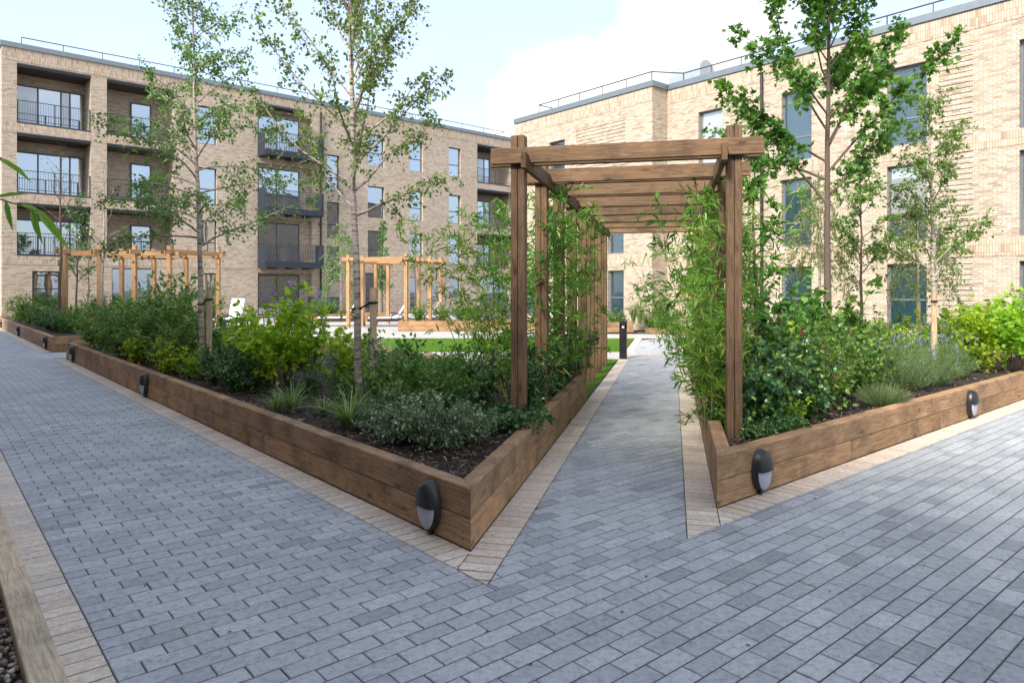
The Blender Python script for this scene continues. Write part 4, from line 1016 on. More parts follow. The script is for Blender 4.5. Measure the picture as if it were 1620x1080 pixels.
def shrub_mesh(kind, h, r, stems, tw_per, twl, per, T, size, lm, sm=None, droop=.15, hang=0., upn=.8, dome=1.0, flowers=None, low=.1, sdens=1.):
    """returns mesh data (branches, foliage, flowers) of one bush about the origin"""
    mbW, mbL, mbF = MB(), MB(), MB(); S, D, LL, tips = [], [], [], []
    for k in range(stems):
        a = rng.uniform(0, 6.283); q = math.sqrt(rng.random())*r; z = h*rng.uniform(.55, 1.05)*(1-.45*dome*(q/r)**2)
        tip = np.array([q*math.cos(a), q*math.sin(a), z]); b0 = np.array([math.cos(a), math.sin(a), 0])*rng.uniform(.01, .12)*r
        tt = np.linspace(0, 1, 7)[:, None]; C = b0*(1-tt)+tip*tt; C[:, :2] = b0[:2]+(tip[:2]-b0[:2])*(tt**1.4); C[1:-1] += rng.normal(0, .02*h, (5, 3)); C[0, 2] = -.03
        mbW.tube(C, np.linspace(.006*max(h, .5)+.001, .002, 7), 4, False); tips.append(C[-1])
        m = tw_per; q2 = rng.uniform(low, 1, m); idx = np.minimum((q2*6).astype(int), 5); fr = (q2*6-idx)[:, None]
        S.append(C[idx]*(1-fr)+C[idx+1]*fr); out_ = S[-1]*np.array([1, 1, .3]); D.append(nz(nz(out_)*.7+rng.normal(0, .6, (m, 3))+np.array([0, 0, .3]))); LL.append(twl*rng.uniform(.4, 1.2, m))
    leafy(mbL, mbW, np.concatenate(S), np.concatenate(D), np.concatenate(LL), per, T, size, droop, 1.0, upn, .0016, hang, spray=.012)
    V = mbL.V[0]; V[:, 2] = np.maximum(V[:, 2], .012+rng.random(len(V))*.02)
    res = [('branches', mbW.mesh('branches', sm or M_stem)), ('foliage', mbL.mesh('foliage', lm))]
    if flowers:
        fm, n, fs, kind_ = flowers; tips = np.array(tips)
        if kind_ == 'head':
            P = tips[rng.integers(0, len(tips), n)]+rng.normal(0, .03, (n, 3)); P[:, 2] += .03
            Q = np.repeat(P, 14, 0)+rng.normal(0, fs*.5, (n*14, 3)); leaves(mbF, T_broad, Q, rng.normal(0, 1, Q.shape), nz(rng.normal(0, .6, Q.shape)+[0, 0, .6]), fs*.55, rng.random(len(Q)))
        else:
            P = np.stack([rng.uniform(-r, r, n)*.8, rng.uniform(-r, r, n)*.8, np.zeros(n)], 1); P[:, 2] = h*(.75+.35*rng.random(n))
            tw0 = P.copy(); tw0[:, 2] -= h*.5; tw0[:, :2] *= .7; twigs(mbW, tw0, P, .0015, .001)
            Q = np.repeat(P, 16, 0); Q[:, 2] += rng.uniform(0, fs*3.2, len(Q)); Q[:, :2] += rng.normal(0, fs*.18, (len(Q), 2)); leaves(mbF, T_broad, Q, rng.normal(0, 1, Q.shape), rng.normal(0, 1, Q.shape), fs*.38, rng.random(len(Q)))
            res[0] = ('branches', mbW.mesh('branches', M_gstem))
        res.append(('flowers', mbF.mesh('flowers', fm)))
    return res
def sedge_mesh(h, n, wdt, lm, arch=.9, stiff=0.):
    mb = MB(); k = 6; an = rng.uniform(0, 6.283, n); L = h*rng.uniform(.6, 1.25, n); out_ = rng.uniform(.15, 1, n)*arch
    t = np.linspace(0, 1, k); r = L[:, None]*out_[:, None]*t**1.6*.9+rng.uniform(0, .05, n)[:, None]; z = L[:, None]*(t*(1-.35*out_[:, None]*t**2))-.01
    cx, sx = np.cos(an)[:, None], np.sin(an)[:, None]; P = np.stack([r*cx, r*sx, z], -1); P[:, 1:] += rng.normal(0, .006, (n, k-1, 3))
    side = np.stack([-sx, cx, np.zeros_like(sx)], -1); ww = (wdt*(1-t**2.2)+.0006)[None, :, None]*rng.uniform(.7, 1.2, n)[:, None, None]
    V = np.stack([P-side*ww, P+side*ww], 2).reshape(n, -1, 3)
    F = np.array([(2*i, 2*i+1, 2*i+3, 2*i+2) for i in range(k-1)]); F = (F[None]+(np.arange(n)*2*k)[:, None, None]).reshape(-1, 4)
    mb.add(V.reshape(-1, 3), [F], np.repeat(rng.random(n), k-1))
    return [('foliage', mb.mesh('foliage', lm))]
def needle_mesh(h, r, n, wl, lm, fl=None):
    """mound of fine upright needle sprays"""
    mb, mw, mf = MB(), MB(), MB(); a = rng.uniform(0, 6.283, n); q = np.sqrt(rng.random(n))*r; hh = h*(1-.5*(q/r)**2)*rng.uniform(.55, 1.08, n)
    tip = np.stack([q*np.cos(a), q*np.sin(a), hh], 1); b = tip*np.array([.35, .35, 0]); b[:, 2] = 0; twigs(mw, b, tip, .002, .0012)
    per = 22; t = rng.uniform(.25, 1, (n, per)); P = (b[:, None]+(tip-b)[:, None]*t[..., None]).reshape(-1, 3); d = np.repeat(nz(tip-b), per, 0); ax = d*.6+rng.normal(0, .55, P.shape)
    leaves(mb, T_needle if wl < .03 else T_lance, P, ax, rng.normal(0, 1, P.shape), wl*rng.uniform(.6, 1.2, len(P)), rng.random(len(P)))
    res = [('branches', mw.mesh('branches', M_gstem)), ('foliage', mb.mesh('foliage', lm))]
    if fl:
        m = fl[1]; idx = rng.integers(0, n, m); T0 = tip[idx]; T1 = T0+np.stack([rng.normal(0, .05, m), rng.normal(0, .05, m), rng.uniform(.1, .28, m)], 1); twigs(mw, T0, T1, .001, .001); res[0] = ('branches', mw.mesh('branches', M_gstem))
        Q = np.repeat(T1, 12, 0); Q += rng.normal(0, .006, Q.shape); Q[:, 2] += rng.uniform(-.03, .05, len(Q)); leaves(mf, T_broad, Q, rng.normal(0, 1, Q.shape), rng.normal(0, 1, Q.shape), .013, rng.random(len(Q))); res.append(('flowers', mf.mesh('flowers', fl[0])))
    return res
def bamboo_mesh(n, H, spread, lean, leaf, dens, lm=None, low=.15):
    mbW, mbL = MB(), MB(); S, D, LL = [], [], []
    for k in range(n):
        a = rng.uniform(0, 6.283); L = H*rng.uniform(.7, 1.08); d = np.array([lean[0]+rng.normal(0, .09), lean[1]+rng.normal(0, .09), 1.]); C = curve((rng.normal(0, spread*.35), rng.normal(0, spread*.35), -.03), d, L, 9, -.10, .035)
        C[5:, :2] += (np.array([math.cos(a), math.sin(a)])*spread*.6)*np.linspace(0, 1, 5)[:, None]**2
        rr = np.linspace(.0075, .002, 10); mbW.tube(C, rr, 5)
        m = int(L*dens); q = rng.uniform(low, 1, m); idx = np.minimum((q*9).astype(int), 8); fr = (q*9-idx)[:, None]; S.append(C[idx]*(1-fr)+C[idx+1]*fr)
        dd = rng.normal(0, .7, (m, 3)); dd[:, 2] = np.abs(dd[:, 2])*.6+.15; D.append(nz(dd)); LL.append(rng.uniform(.10, .34, m))
    leafy(mbL, mbW, np.concatenate(S), np.concatenate(D), np.concatenate(LL), 7, T_lance_w, leaf, .35, .9, .5, .0013, .25, .3, spray=.012)
    return [('culms', mbW.mesh('culms', M_culm)), ('foliage', mbL.mesh('foliage', lm or L_bamb))]
PROTO = {}
ORD = ['first', 'second', 'third', 'fourth', 'fifth', 'sixth', 'seventh', 'eighth', 'ninth', 'tenth', 'eleventh', 'twelfth']
def proto(key, fn, n=2): PROTO[key] = [fn() for _ in range(n)]
def plant(key, name, label, x, y, s=1., group=None, z=SOIL, cat='shrub', sz=None, rz=None):
    p = PROTO[key][int(rng.integers(0, len(PROTO[key])))]
    o = tag(empty(name, (x, y, z), rng.uniform(0, 6.283) if rz is None else rz), label, cat, group); o.scale = (s, s, s if sz is None else sz)
    for nm, me in p:
        c = link(nm, me, o)
        if nm == 'flowers': c['kind'] = 'stuff'
    return o
def px(p, Y): return ((p-810)/1104*Y, Y)
# ------------------------------------------------------------------ trees
birch_len = lambda f: 1.45*(1-f)**.75+.30
tree('birch_tree', 'slender young birch with drooping lower branches, midway along the sleeper bed', -4.62, 10.5, 6.35, .042, 2.0, 42, lambda f: (1.25*(1-f)**.7+.34), lambda f: 24+30*f, lambda f: .1-.75*(1-f), 21, .34, 12, T_broad, .046, L_birch, M_birch, lean=(-.22, 0), hang=.75, droop=.5, spray=.03)
tree('birch_tree', 'taller birch with long ascending branches, strapped to a stake', -1.80, 8.2, 7.2, .042, 2.15, 42, lambda f: (1.35*(1-f)**.6+.35), lambda f: 30+26*f, lambda f: .35, 19, .32, 13, T_broad, .045, L_birch, M_birch, lean=(-.12, 0), hang=.75, droop=.5, spray=.03)
tree('maple_tree', 'young maple with dense star shaped leaves and upswept limbs', 4.50, 10.0, 6.5, .055, 2.55, 26, lambda f: (2.0*(1-f)**.5+.22), lambda f: 36+24*f, lambda f: .25, 23, .30, 9, T_maple, .088, L_maple, M_bark, lean=(-.05, 0), az=[3.05, .05, 2.2, -.5, 3.5, .45, 5.2, 2.8, -.15, 3.9, 1.1], hang=.45, droop=.3, spray=.035)
sv = tree('serviceberry_tree', 'feathery small leaved tree beside the brick panel, tied to a pale stake', 6.62, 11.0, 4.5, .042, 1.45, 24, lambda f: (.75*(1-f)**.5+.2), lambda f: 50-10*f, lambda f: -.5+.5*f, 30, .30, 11, T_ovate, .058, L_cherry, M_birch, hang=.4, droop=.45)
tree('young_tree', 'thin stemmed young tree between the maple and the feathery tree, with its own stake', 7.1, 14.2, 4.0, .032, 1.6, 15, lambda f: (.62*(1-f)**.5+.2), lambda f: 45, lambda f: .1, 22, .30, 9, T_ovate, .08, L_cherry, M_bark, hang=.3)
tree('weeping_birch', 'pale weeping birch hanging in front of the brick wall behind the maple', 6.7, 15.2, 3.9, .035, 1.9, 18, lambda f: (.8*(1-f)**.4+.25), lambda f: 35, lambda f: -2.4, 22, .46, 12, T_ovate, .06, L_weep, M_birch, hang=.9, droop=.8)
tree('weeping_birch', 'pale weeping birch half hidden behind the feathery tree at the doorway', 8.35, 14.4, 3.3, .03, 1.7, 16, lambda f: (.75*(1-f)**.4+.2), lambda f: 30, lambda f: -2.4, 22, .42, 12, T_ovate, .058, L_weep, M_birch, hang=.9, droop=.8)
tree('young_tree', 'small leafy tree peering out behind the pergola beside the downpipe', *px(1197, 8.6), 3.1, .024, 1.3, 10, lambda f: .42, lambda f: 35, lambda f: 0., 14, .24, 8, T_ovate, .085, L_maple, M_bark)
dl, dw_ = MB(), MB(); S_ = rng.normal(0, 1, (12, 3))*[.10, .08, .16]+[-.42, -.15, 2.55]; leafy(dl, dw_, S_, nz(rng.normal(0, .6, (12, 3))), rng.uniform(.08, .2, 12), 5, T_ovate, .05)
dw_.tube([(0, 0, 1.75), (-.25, -.08, 2.2), (-.42, -.15, 2.6)], [.012, .008, .004], 5); dm = leaf_mat('dead_orange_leaf', [(0, (.22, .06, .025)), (1, (.48, .16, .07))], .35)
tag(link('dead_leaf_spray', dl.mesh('dead_leaf_spray', dm), sv), kind='stuff'); link('dead_branch', dw_.mesh('dead_branch', M_bark), sv)
bare = lambda f: .9*(1-f)**.6+.2
tree('bare_tree', 'almost leafless reddish young tree rising beside the pale pergola\'s end post', -14.7, 22.6, 6.1, .05, 2.6, 16, bare, lambda f: 55, lambda f: .3, 6, .3, 1, T_ovate, .05, L_rust, M_bark, hang=.2, top_twigs=8)
tree('bare_tree', 'almost leafless pale forked young tree before the middle post of the pale pergola', -12.7, 21.6, 5.2, .052, 2.2, 14, bare, lambda f: 50, lambda f: .3, 6, .3, 1, T_ovate, .05, L_mid, M_birch, hang=.2, top_twigs=8)
tree('young_tree', 'sapling with a low stake between the pale pergola and the ground floor window', -17.3, 28.5, 3.3, .03, 1.4, 12, lambda f: .5, lambda f: 40, lambda f: 0, 10, .3, 4, T_ovate, .07, L_mid, M_bark, zb=.3)
tree('evergreen_tree', 'dark bushy tree seen over the far pergola against the loggias', -17.0, 27.2, 5.0, .04, 1.6, 24, lambda f: .8*(1-f)+.3, lambda f: 40, lambda f: 0, 14, .34, 8, T_ovate, .09, L_dark, M_bark, zb=.3)
tree('weeping_birch', 'weeping tree standing before the slim windows behind the terrace pergola', -8.9, 36.5, 5.2, .05, 1.8, 26, lambda f: 1.1*(1-f)**.4+.3, lambda f: 40, lambda f: -2.2, 10, .5, 9, T_ovate, .10, L_birch, M_birch, zb=0, hang=.9, droop=.8)
tree('hornbeam_tree', 'upright flame shaped tree behind the terrace pergola', -6.9, 37.0, 5.3, .05, 1.2, 30, lambda f: .75*(1-f)**.8+.12, lambda f: 62, lambda f: .2, 14, .3, 9, T_ovate, .10, L_mid, M_bark, zb=0)
tree('young_tree', 'wispy young tree among the posts of the terrace pergola', -3.9, 28.3, 4.3, .03, 1.6, 14, lambda f: .6*(1-f)+.25, lambda f: 45, lambda f: 0, 10, .32, 5, T_ovate, .08, L_cherry, M_bark)

# stakes
def stake(label, x, y, top, zb=SOIL-.03, r=.04, tie=None, tz=None):
    o = tag(empty('tree_stake', (x, y, zb)), label, 'stake', 'round tree stakes')
    h = top-zb; M = Matrix.Rotation(-math.pi/2, 4, 'Y')
    mb = MB(); mb.tube([(0, 0, 0), (h-.012, 0, 0), (h, 0, 0)], [r, r, r*.8], 12)
    p = link('post', mb.mesh('post', M_stake, True), o); p.matrix_local = M
    if tie:
        z = (tz or top-.17)-zb; d = np.array([tie[0]-x, tie[1]-y]); L = np.linalg.norm(d); d /= L; q = np.array([-d[1], d[0]])
        t = np.linspace(0, 2*math.pi, 13); mb = MB()
        mb.tube([(r*1.12*math.cos(a), r*1.12*math.sin(a), z) for a in t], .014, 5); mb.tube([(d[0]*L+.055*math.cos(a), d[1]*L+.055*math.sin(a), z-.08) for a in t], .012, 5)
        mb.tube([(d[0]*r, d[1]*r, z), (d[0]*(L-.05), d[1]*(L-.05), z-.08)], .012, 5); link('tie_strap', mb.mesh('tie_strap', M_strap), o)
stake('round pale stake strapped to the taller birch', *px(590.5, 8.0), 1.665, tie=(-1.83, 8.2))
stake('round pale stake beside the smaller birch', *px(331, 10.2), 1.67, tie=(-4.68, 10.5))
stake('thick pale stake strapped to the feathery tree', *px(1478, 10.75), 1.63, tie=(6.62, 11.0))
stake('short pale stake at the dark doorway', *px(1453, 13.6), 1.40, r=.036)
stake('pale stake tied to the thin young tree', *px(1342, 13.9), 1.62, r=.035, tie=(7.1, 14.2))
stake('thin stake of the sapling under the far pergola', *px(139, 27.9), 1.6, .3, .035, tie=(-17.3, 28.5))

# ------------------------------------------------------------------ shrub kinds
proto('variegated', lambda: shrub_mesh('v', .50, .42, 34, 12, .13, 8, T_ovate, .037, L_grey, upn=.7, dome=.9), 3)
proto('dark', lambda: shrub_mesh('d', .72, .40, 34, 11, .15, 8, T_ovate, .050, L_dark, upn=.6, dome=.7), 2)
proto('mid', lambda: shrub_mesh('m', .85, .50, 20, 10, .24, 7, T_ovate, .068, L_mid, dome=.55), 3)
proto('midsmall', lambda: shrub_mesh('ms', .62, .40, 24, 11, .17, 7, T_ovate, .045, L_mid, dome=.7), 2)
proto('olive', lambda: shrub_mesh('ol', .95, .45, 18, 12, .24, 7, T_ovate, .056, L_birch, dome=.3), 3)
proto('dogwood', lambda: shrub_mesh('dw', 1.18, .36, 11, 12, .20, 4, T_broad, .088, L_yellow, droop=.2, hang=.3, upn=1.3, dome=.2, low=.38), 4)
proto('yellowmid', lambda: shrub_mesh('ym', .95, .46, 16, 11, .22, 5, T_broad, .07, L_yellow, droop=.2, hang=.2, upn=1., dome=.4), 2)
proto('ivy', lambda: shrub_mesh('iv', .85, .42, 24, 12, .20, 6, T_ivy, .072, L_ivy, droop=.5, hang=.7, upn=.3, dome=.5, low=.02), 2)
proto('ivylow', lambda: shrub_mesh('il', .30, .42, 22, 10, .20, 5, T_ivy, .064, L_ivy, droop=.5, hang=.4, upn=.6, dome=.5, low=.05), 2)
proto('glossy', lambda: shrub_mesh('gl', 1.0, .36, 20, 12, .20, 6, T_ovate, .075, L_ivy, hang=.4, upn=.6, dome=.3, low=.05), 3)
proto('largeleaf', lambda: shrub_mesh('ll', 1.45, .40, 10, 13, .24, 4, T_broad, .10, L_mid, hang=.3, upn=.9, dome=.25, low=.25), 2)
proto('rose', lambda: shrub_mesh('ro', .95, .38, 13, 11, .2, 6, T_ovate, .054, L_mid, dome=.3, flowers=(F_red, 2, .035, 'head')), 1)
proto('bluerose', lambda: shrub_mesh('br', .95, .36, 12, 10, .2, 6, T_ovate, .055, L_grey, dome=.3), 1)
proto('whiteflower', lambda: shrub_mesh('wf', .65, .42, 20, 9, .18, 7, T_ovate, .055, L_mid, dome=.6, flowers=(F_white, 18, .045, 'head')), 2)
proto('sedge', lambda: sedge_mesh(.50, 130, .0065, L_sedge, 1.5), 3)
proto('tallgrass', lambda: sedge_mesh(.95, 160, .006, L_sedge, .6), 1)
proto('lavender', lambda: needle_mesh(.48, .40, 230, .034, L_lav, (F_blue, 12)), 2)
proto('rosemary', lambda: needle_mesh(.32, .34, 420, .026, L_lav), 1)
proto('catmint', lambda: needle_mesh(.55, .40, 200, .036, L_mid, (F_blue, 18)), 2)
proto('verbena', lambda: shrub_mesh('ve', 1.55, .32, 9, 4, .16, 3, T_lance, .09, L_mid, M_gstem, dome=.15, flowers=(F_purple, 14, .045, 'head')), 1)
proto('bamboo', lambda: bamboo_mesh(5, 2.75, .26, (0, 0), .14, 17), 3)
proto('bambooshort', lambda: bamboo_mesh(5, 1.5, .28, (0, 0), .13, 20, None, .02), 2)
proto('bambooarch', lambda: bamboo_mesh(4, 2.1, .35, (-.62, -.05), .12, 15), 2)
proto('bamboolean', lambda: bamboo_mesh(4, 2.35, .45, (-.26, .05), .12, 12), 3)

def row(key, name, core, lm, spots, cat='shrub', z=SOIL, group=None, zz=None):
    """a set of look-alikes, told apart by their order from a landmark"""
    pos = [(*px(q[0], q[1]), q[2], q[3] if len(q) > 3 else None) if not isinstance(q, dict) else q['p'] for q in spots]
    pos.sort(key=lambda p: math.hypot(p[0]-lm[1][0], p[1]-lm[1][1])); res = []
    for k, p in enumerate(pos):
        lab = f'{core}, {ORD[k]} from the {lm[0]}' if len(pos) > 1 else core
        res.append(plant(key, name, lab, p[0], p[1], p[2], (group or core) if len(pos) > 1 else None, z, cat, p[3] if len(p) > 3 else None))
    return res
TB = ('taller birch', (-1.8, 8.2)); SB = ('smaller birch', (-4.62, 10.5)); MT = ('maple trunk', (4.5, 10.0)); FP = ('front pergola posts', (1.0, 6.4)); BO = ('bollard', (2.63, 16.5)); FC = ('near corner of that bed', tuple(ab(21.75, bL))); SC = ('sharp bed corner', tuple(NL))
PL0 = np.array([.067, 6.676]); PR0 = PL0+PN*1.965
def D(q, s, z=None): return {'p': (q[0], q[1], s, z)}
# ------------------------------------------------------------------ planting: the birch bed
row('variegated', 'variegated_shrub', 'low grey green variegated shrub on the bark', SC, [(692, 5.8, 1.0), (742, 6.05, .72), (632, 6.05, .9), (598, 6.5, .62)])
row('midsmall', 'small_leaved_shrub', 'small leaved green shrub behind the variegated ones', SC, [(640, 6.85, 1.1), (705, 6.95, 1.15), (600, 7.3, .95), (665, 7.5, 1.25)])
row('bluerose', 'blue_green_rose', 'blue green rose bush rising beside the birch stake', TB, [(628, 7.7, 1.05)])
row('dark', 'dark_upright_shrub', 'dark upright shrub on bare bark near the first pergola post', TB, [(758, 7.45, .8, 1.0)])
row('dark', 'dark_shrub', 'dark rounded shrub below the dogwoods', TB, [(374, 9.1, .95), (402, 8.9, .7), (346, 9.7, .85), (490, 8.5, .5)])
row('sedge', 'sedge_clump', 'striped arching sedge clump on the bark', TB, [(552, 6.6, .85), (578, 6.9, .7), (462, 7.5, .7), (438, 7.5, .5), (512, 7.3, .45)], 'grass clump')
row('dogwood', 'dogwood_shrub', 'bright yellow green dogwood with visible stems', TB, [(425, 9.0, 1.1), (492, 9.0, 1.0), (455, 9.6, 1.08), (395, 9.9, .9), (566, 8.4, .8), (440, 8.7, .8)])
row('mid', 'leafy_shrub', 'mid green leafy shrub of the birch bed', SB, [(262, 11.2, .8), (222, 12.6, .95), (285, 12.2, 1.1), (190, 13.6, .95), (158, 15.6, 1.0), (240, 14.0, 1.2)])
row('largeleaf', 'large_leaved_shrub', 'loose large leaved shrub of the birch bed', SB, [(300, 11.0, .75), (248, 12.2, .8), (205, 14.0, .85), (345, 10.6, .65)])
row('rose', 'red_rose', 'arching rose bush of the birch bed', SB, [(275, 10.9, .8), (230, 12.4, .9), (170, 14.8, .9)])
row('olive', 'olive_shrub', 'tall loose olive green shrub', SB, [(300, 12.4, 1.45), (240, 13.2, 1.35), (180, 15.0, 1.05), (140, 17.2, .9), (272, 13.8, 1.75), (335, 11.9, 1.05), (205, 13.4, 1.0)])
row('yellowmid', 'golden_shrub', 'low golden green shrub', SB, [(266, 10.7, .6), (300, 10.3, .5), (330, 11.2, .75), (218, 12.2, .6), (322, 10.2, .45)])
row('whiteflower', 'white_flowering_shrub', 'white flowering shrub of the birch bed', TB, [(358, 11.3, 1.15), (385, 12.0, 1.1), (548, 10.6, .8), (590, 10.4, .75), (635, 10.2, .7), (575, 11.8, .85), (425, 12.4, 1.05)])
row('midsmall', 'low_shrub', 'low green shrub toward the lawn', TB, [(600, 9.0, .7), (680, 9.0, .75), (735, 9.3, .8), (700, 10.6, .7), (540, 8.4, .6), (790, 9.4, .7)])
row('verbena', 'verbena', 'tall airy verbena with purple heads', TB, [(455, 10.8, 1.08), (482, 11.2, 1.0), (425, 11.2, .95)], 'flower')
row('ivylow', 'creeping_ivy', 'creeping ivy at the foot of the pergola', SC, [(800, 6.45, .7), (825, 6.6, .75), (785, 6.95, .5)], 'climber')
row('glossy', 'evergreen_climber', 'glossy climber at the birch side posts', FP, [D(PL0+P2*s_+PN*-.03, .66+.1*(k % 2)) for k, s_ in enumerate((.5, 1.2, 2.0, 2.9, 3.9, 4.9))], 'climber')
for o in row('bamboolean', 'leaning_bamboo', 'airy bamboo leaning out over the birch bed', FP, [(795, 8.5, 1.0), (772, 9.1, 1.0), (802, 9.7, 1.05)], 'bamboo'): o.rotation_euler.z = rng.normal(0, .2)
row('bamboo', 'bamboo', 'bamboo climbing between the birch side posts', FP, [D(PL0+P2*s_+PN*-.12, .97) for s_ in (1.4, 2.3, 3.4)], 'bamboo')
# ------------------------------------------------------------------ planting: the maple bed
row('bamboo', 'bamboo', 'tall bamboo between the maple side posts', FP, [D(PR0+P2*s_+PN*-.02, .92) for s_ in (.85, 1.7, 2.7, 3.8, 5.0)], 'bamboo')
for o in row('bambooarch', 'arching_bamboo', 'airy bamboo arching out over the path', FP, [D(PR0+P2*2.6+PN*-.1, .72), D(PR0+P2*4.2+PN*-.05, .95)], 'bamboo'): o.rotation_euler.z = R(-5)+rng.normal(0, .15)
row('bambooshort', 'low_bamboo', 'low bamboo spilling over the path edge', FP, [D(PR0+P2*s_+PN*-.06, .85) for s_ in (.65, 1.3, 2.1, 2.9)], 'bamboo')
row('ivy', 'ivy', 'dark ivy mound behind the front post', FP, [(1196, 6.6, .8), (1228, 6.85, .92), (1212, 7.2, 1.05), (1262, 7.2, .8)], 'climber')
row('ivylow', 'trailing_ivy', 'trailing ivy on the bark by the post', MT, [(1192, 6.2, .5), (1236, 6.45, .6), (1152, 6.75, .5), (1136, 7.2, .5)], 'climber')
plant('yellowmid', 'mint_green_shrub', 'fresh light green little shrub at the foot of the ivy', *px(1250, 6.75), .42)
row('mid', 'leafy_shrub', 'mid green leafy shrub of the maple bed', MT, [(1275, 7.9, .9), (1368, 8.7, .8), (1300, 8.9, 1.25), (1245, 8.6, 1.2), (1345, 9.4, 1.0), (1285, 9.8, 1.3)])
row('largeleaf', 'large_leaved_shrub', 'tall large leaved shrub', MT, [(1335, 8.9, 1.05), (1268, 9.1, .95), (1238, 8.1, .8), (1325, 8.1, .62), (1225, 9.7, 1.1)])
row('olive', 'olive_shrub', 'loose olive green shrub of the maple bed', MT, [(1300, 8.2, .9), (1375, 9.4, .9), (1258, 9.4, 1.2)])
row('yellowmid', 'lime_shrub', 'lime green shrub beside the maple', MT, [(1315, 9.2, 1.05), (1280, 8.6, .95)])
row('rose', 'red_rose', 'rose bush with red blooms before the maple', MT, [(1312, 7.5, 1.05)])
plant('rosemary', 'rosemary', 'low grey green rosemary mound on the bark of the maple bed', *px(1396, 7.9), .95)
row('lavender', 'lavender', 'airy grey green lavender with pale blue spikes', MT, [(1430, 9.2, 1.1), (1468, 9.6, 1.15), (1408, 9.9, 1.1), (1500, 10.4, 1.1)], 'flower')
row('catmint', 'catmint', 'blue flowering catmint', MT, [(1484, 10.6, 1.05), (1450, 11.2, 1.1), (1515, 11.2, 1.0), (1420, 10.8, 1.0)], 'flower')
row('dogwood', 'dogwood_shrub', 'sunlit golden dogwood', MT, [(1545, 11.2, 1.0), (1592, 11.2, 1.08), (1612, 11.9, 1.1), (1568, 12.3, 1.05), (1660, 11.6, 1.1), (1525, 12.6, .95), (1630, 10.6, .9)])
row('yellowmid', 'golden_shrub', 'golden green bushy shrub of the maple bed', MT, [(1500, 11.9, .85), (1440, 12.2, .85), (1475, 13.2, .95), (1560, 11.0, .6), (1410, 11.9, .85)])
row('mid', 'sunlit_shrub', 'sunlit green shrub toward the brick wall', MT, [(1380, 11.6, .9), (1330, 11.8, 1.0), (1420, 13.2, .95), (1360, 13.4, 1.05), (1300, 12.7, 1.15), (1560, 13.6, 1.1), (1500, 13.8, 1.0)])
# ------------------------------------------------------------------ far beds
row('mid', 'leafy_shrub', 'green shrub in the far sleeper bed', FC, [(60, 25.5, 1.2), (95, 23.5, 1.15), (32, 28.5, 1.2), (128, 21.6, 1.0), (108, 20.8, .8), (160, 21.5, 1.1), (75, 23.0, .8), (195, 22, 1.2), (235, 24.2, 1.2), (285, 25.2, 1.2), (45, 27, 1.2)])
row('dark', 'dark_shrub', 'dark rounded shrub in the far sleeper bed', FC, [(92, 21.3, .9), (82, 22.0, 1.0), (70, 24.0, 1.1)])
row('olive', 'olive_shrub', 'olive shrub between the far pergola posts', FC, [(175, 23.6, 1.3), (215, 25.8, 1.4), (255, 26.5, 1.3), (330, 26.0, 1.3), (150, 26, 1.3)])
row('mid', 'terrace_shrub', 'green shrub in the low lounger bed', BO, [(665, 28.0, .9), (700, 28.1, .8), (730, 28.2, .85), (755, 28.3, .7)])
row('yellowmid', 'terrace_golden_shrub', 'golden shrub in the low bed beside the sun loungers', BO, [(740, 27.9, .75)])
row('mid', 'border_shrub', 'green shrub along the balcony block', BO, [(505, 35.0, .9), (525, 35.3, .9), (480, 35.2, .9), (455, 35.0, .8), (560, 35.6, .8)])
row('tallgrass', 'ornamental_grass', 'straw coloured ornamental grass at the brick corner', BO, [(1012, 26.9, 1.1), (1002, 27.1, .9)], 'grass clump', .3)
row('midsmall', 'corner_shrub', 'small green shrub at the brick corner', BO, [(968, 27.0, 1.1), (980, 27.1, 1.0), (1030, 26.3, 1.2), (1050, 25.6, 1.2), (1066, 25.0, 1.2)], 'shrub', .15)

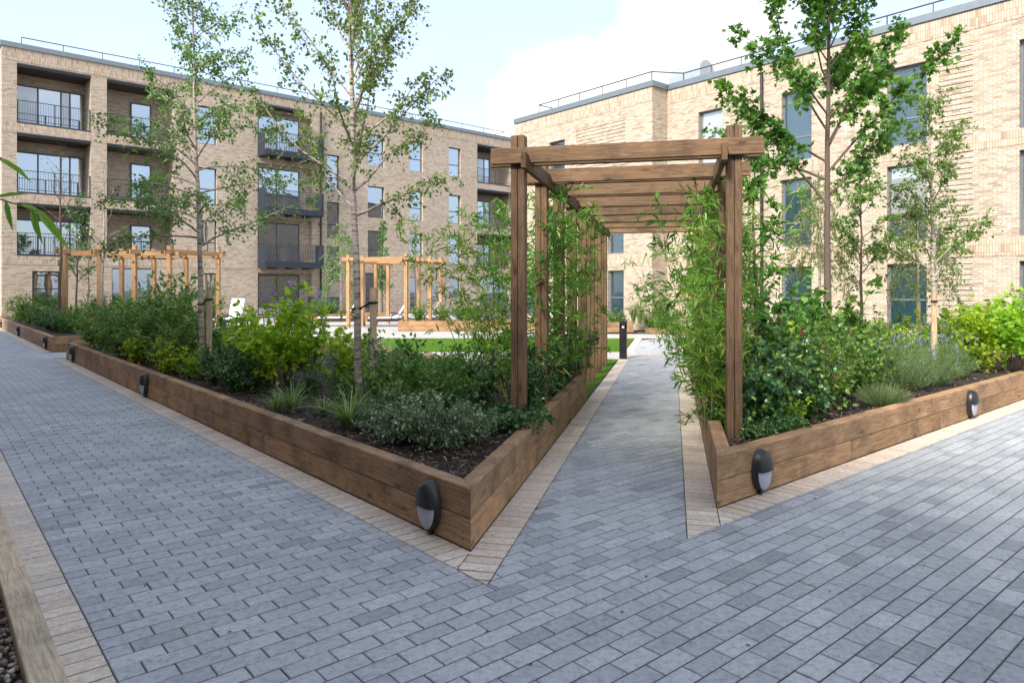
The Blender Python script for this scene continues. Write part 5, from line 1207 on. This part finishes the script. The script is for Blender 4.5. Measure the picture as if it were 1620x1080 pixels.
# sprig of bamboo reaching in from the pebble strip by the wing
bs = tag(empty('strip_bamboo', (-1.62, 1.52, 0)), 'bamboo in the pebble strip with one bright sprig hanging by the wall', 'bamboo'); W_, Lf = MB(), MB()
W_.tube(curve((0, 0, -.03), (.02, 0, 1), 2.3, 9, 0, .02), np.linspace(.009, .004, 10), 6)
tw = np.array([(0.02, 0, 1.84), (.25, .12, 1.87), (.42, .12, 1.86), (.52, .10, 1.83)]); W_.tube(tw, [.003, .0025, .002, .0012], 5)
tw2 = np.array([(0.02, 0, 1.93), (.25, .10, 1.97), (.45, .08, 1.95)]); W_.tube(tw2, [.003, .0025, .0015], 5)
pp = np.array([(.40, .12, 1.862), (.43, .12, 1.858), (.47, .115, 1.85), (.50, .105, 1.838), (.52, .10, 1.83), (.44, .08, 1.952), (.40, .085, 1.957)])
dd = np.array([(.55, -.1, .12), (.25, -.1, -.9), (.75, -.1, -.35), (.35, -.15, -.9), (.7, -.1, -.75), (.8, -.1, -.45), (.5, -.2, -.7)])
leaves(Lf, T_lance_w, pp, dd, np.array([(0.1, -.6, .7)]*7)+rng.normal(0, .2, (7, 3)), np.array([.085, .075, .10, .09, .11, .10, .09]), np.array([.7, .5, .8, .6, .75, .8, .6]))
S_ = rng.uniform(0, 1, (40, 3))*[.1, .1, 1.0]+[-.25, -.15, .8]; D_ = nz(rng.normal(0, .6, (40, 3))+[-.4, -.2, .1]); leafy(Lf, W_, S_, D_, rng.uniform(.1, .25, 40), 6, T_lance_w, .1)
link('culm', W_.mesh('culm', M_culm), bs); link('foliage', Lf.mesh('foliage', L_bamb), bs)

# fallen leaves on the paving
fl = MB(); spots = [(842, 1052), (983, 967), (1288, 790), (1264, 782), (1025, 912), (1020, 588), (993, 642), (1040, 640), (960, 700), (230, 925), (360, 1000), (1440, 872), (1500, 745), (940, 605), (1180, 1020)]
for k in range(14): spots.append((rng.uniform(60, 1600), rng.uniform(620, 1070)))
for i, (u, v_) in enumerate(spots):
    Y = 1821.6/(v_-457); p = np.array([[(u-810)/1104*Y, Y, .006]])
    if p[0, :2] @ B2 > bO-.05 and p[0, :2] @ PN < pL: continue
    if p[0, :2] @ A2 > aO-.05 and p[0, :2] @ PN > pR: continue
    if p[0, :2] @ B2 < .5: continue
    o = MB(); leaves(o, T_broad, np.zeros((1, 3)), rng.normal(0, 1, (1, 3))*[1, 1, .15], np.array([[0.1, .1, 1.]]), .024 if i < 15 else rng.uniform(.008, .02), [rng.random()])
    f = link('fallen_leaf', o.mesh('fallen_leaf', L_rust), None, tuple(p[0])); tag(f, 'small dry brown leaf lying on the grey block paving', 'leaf', 'fallen leaves on the paving')
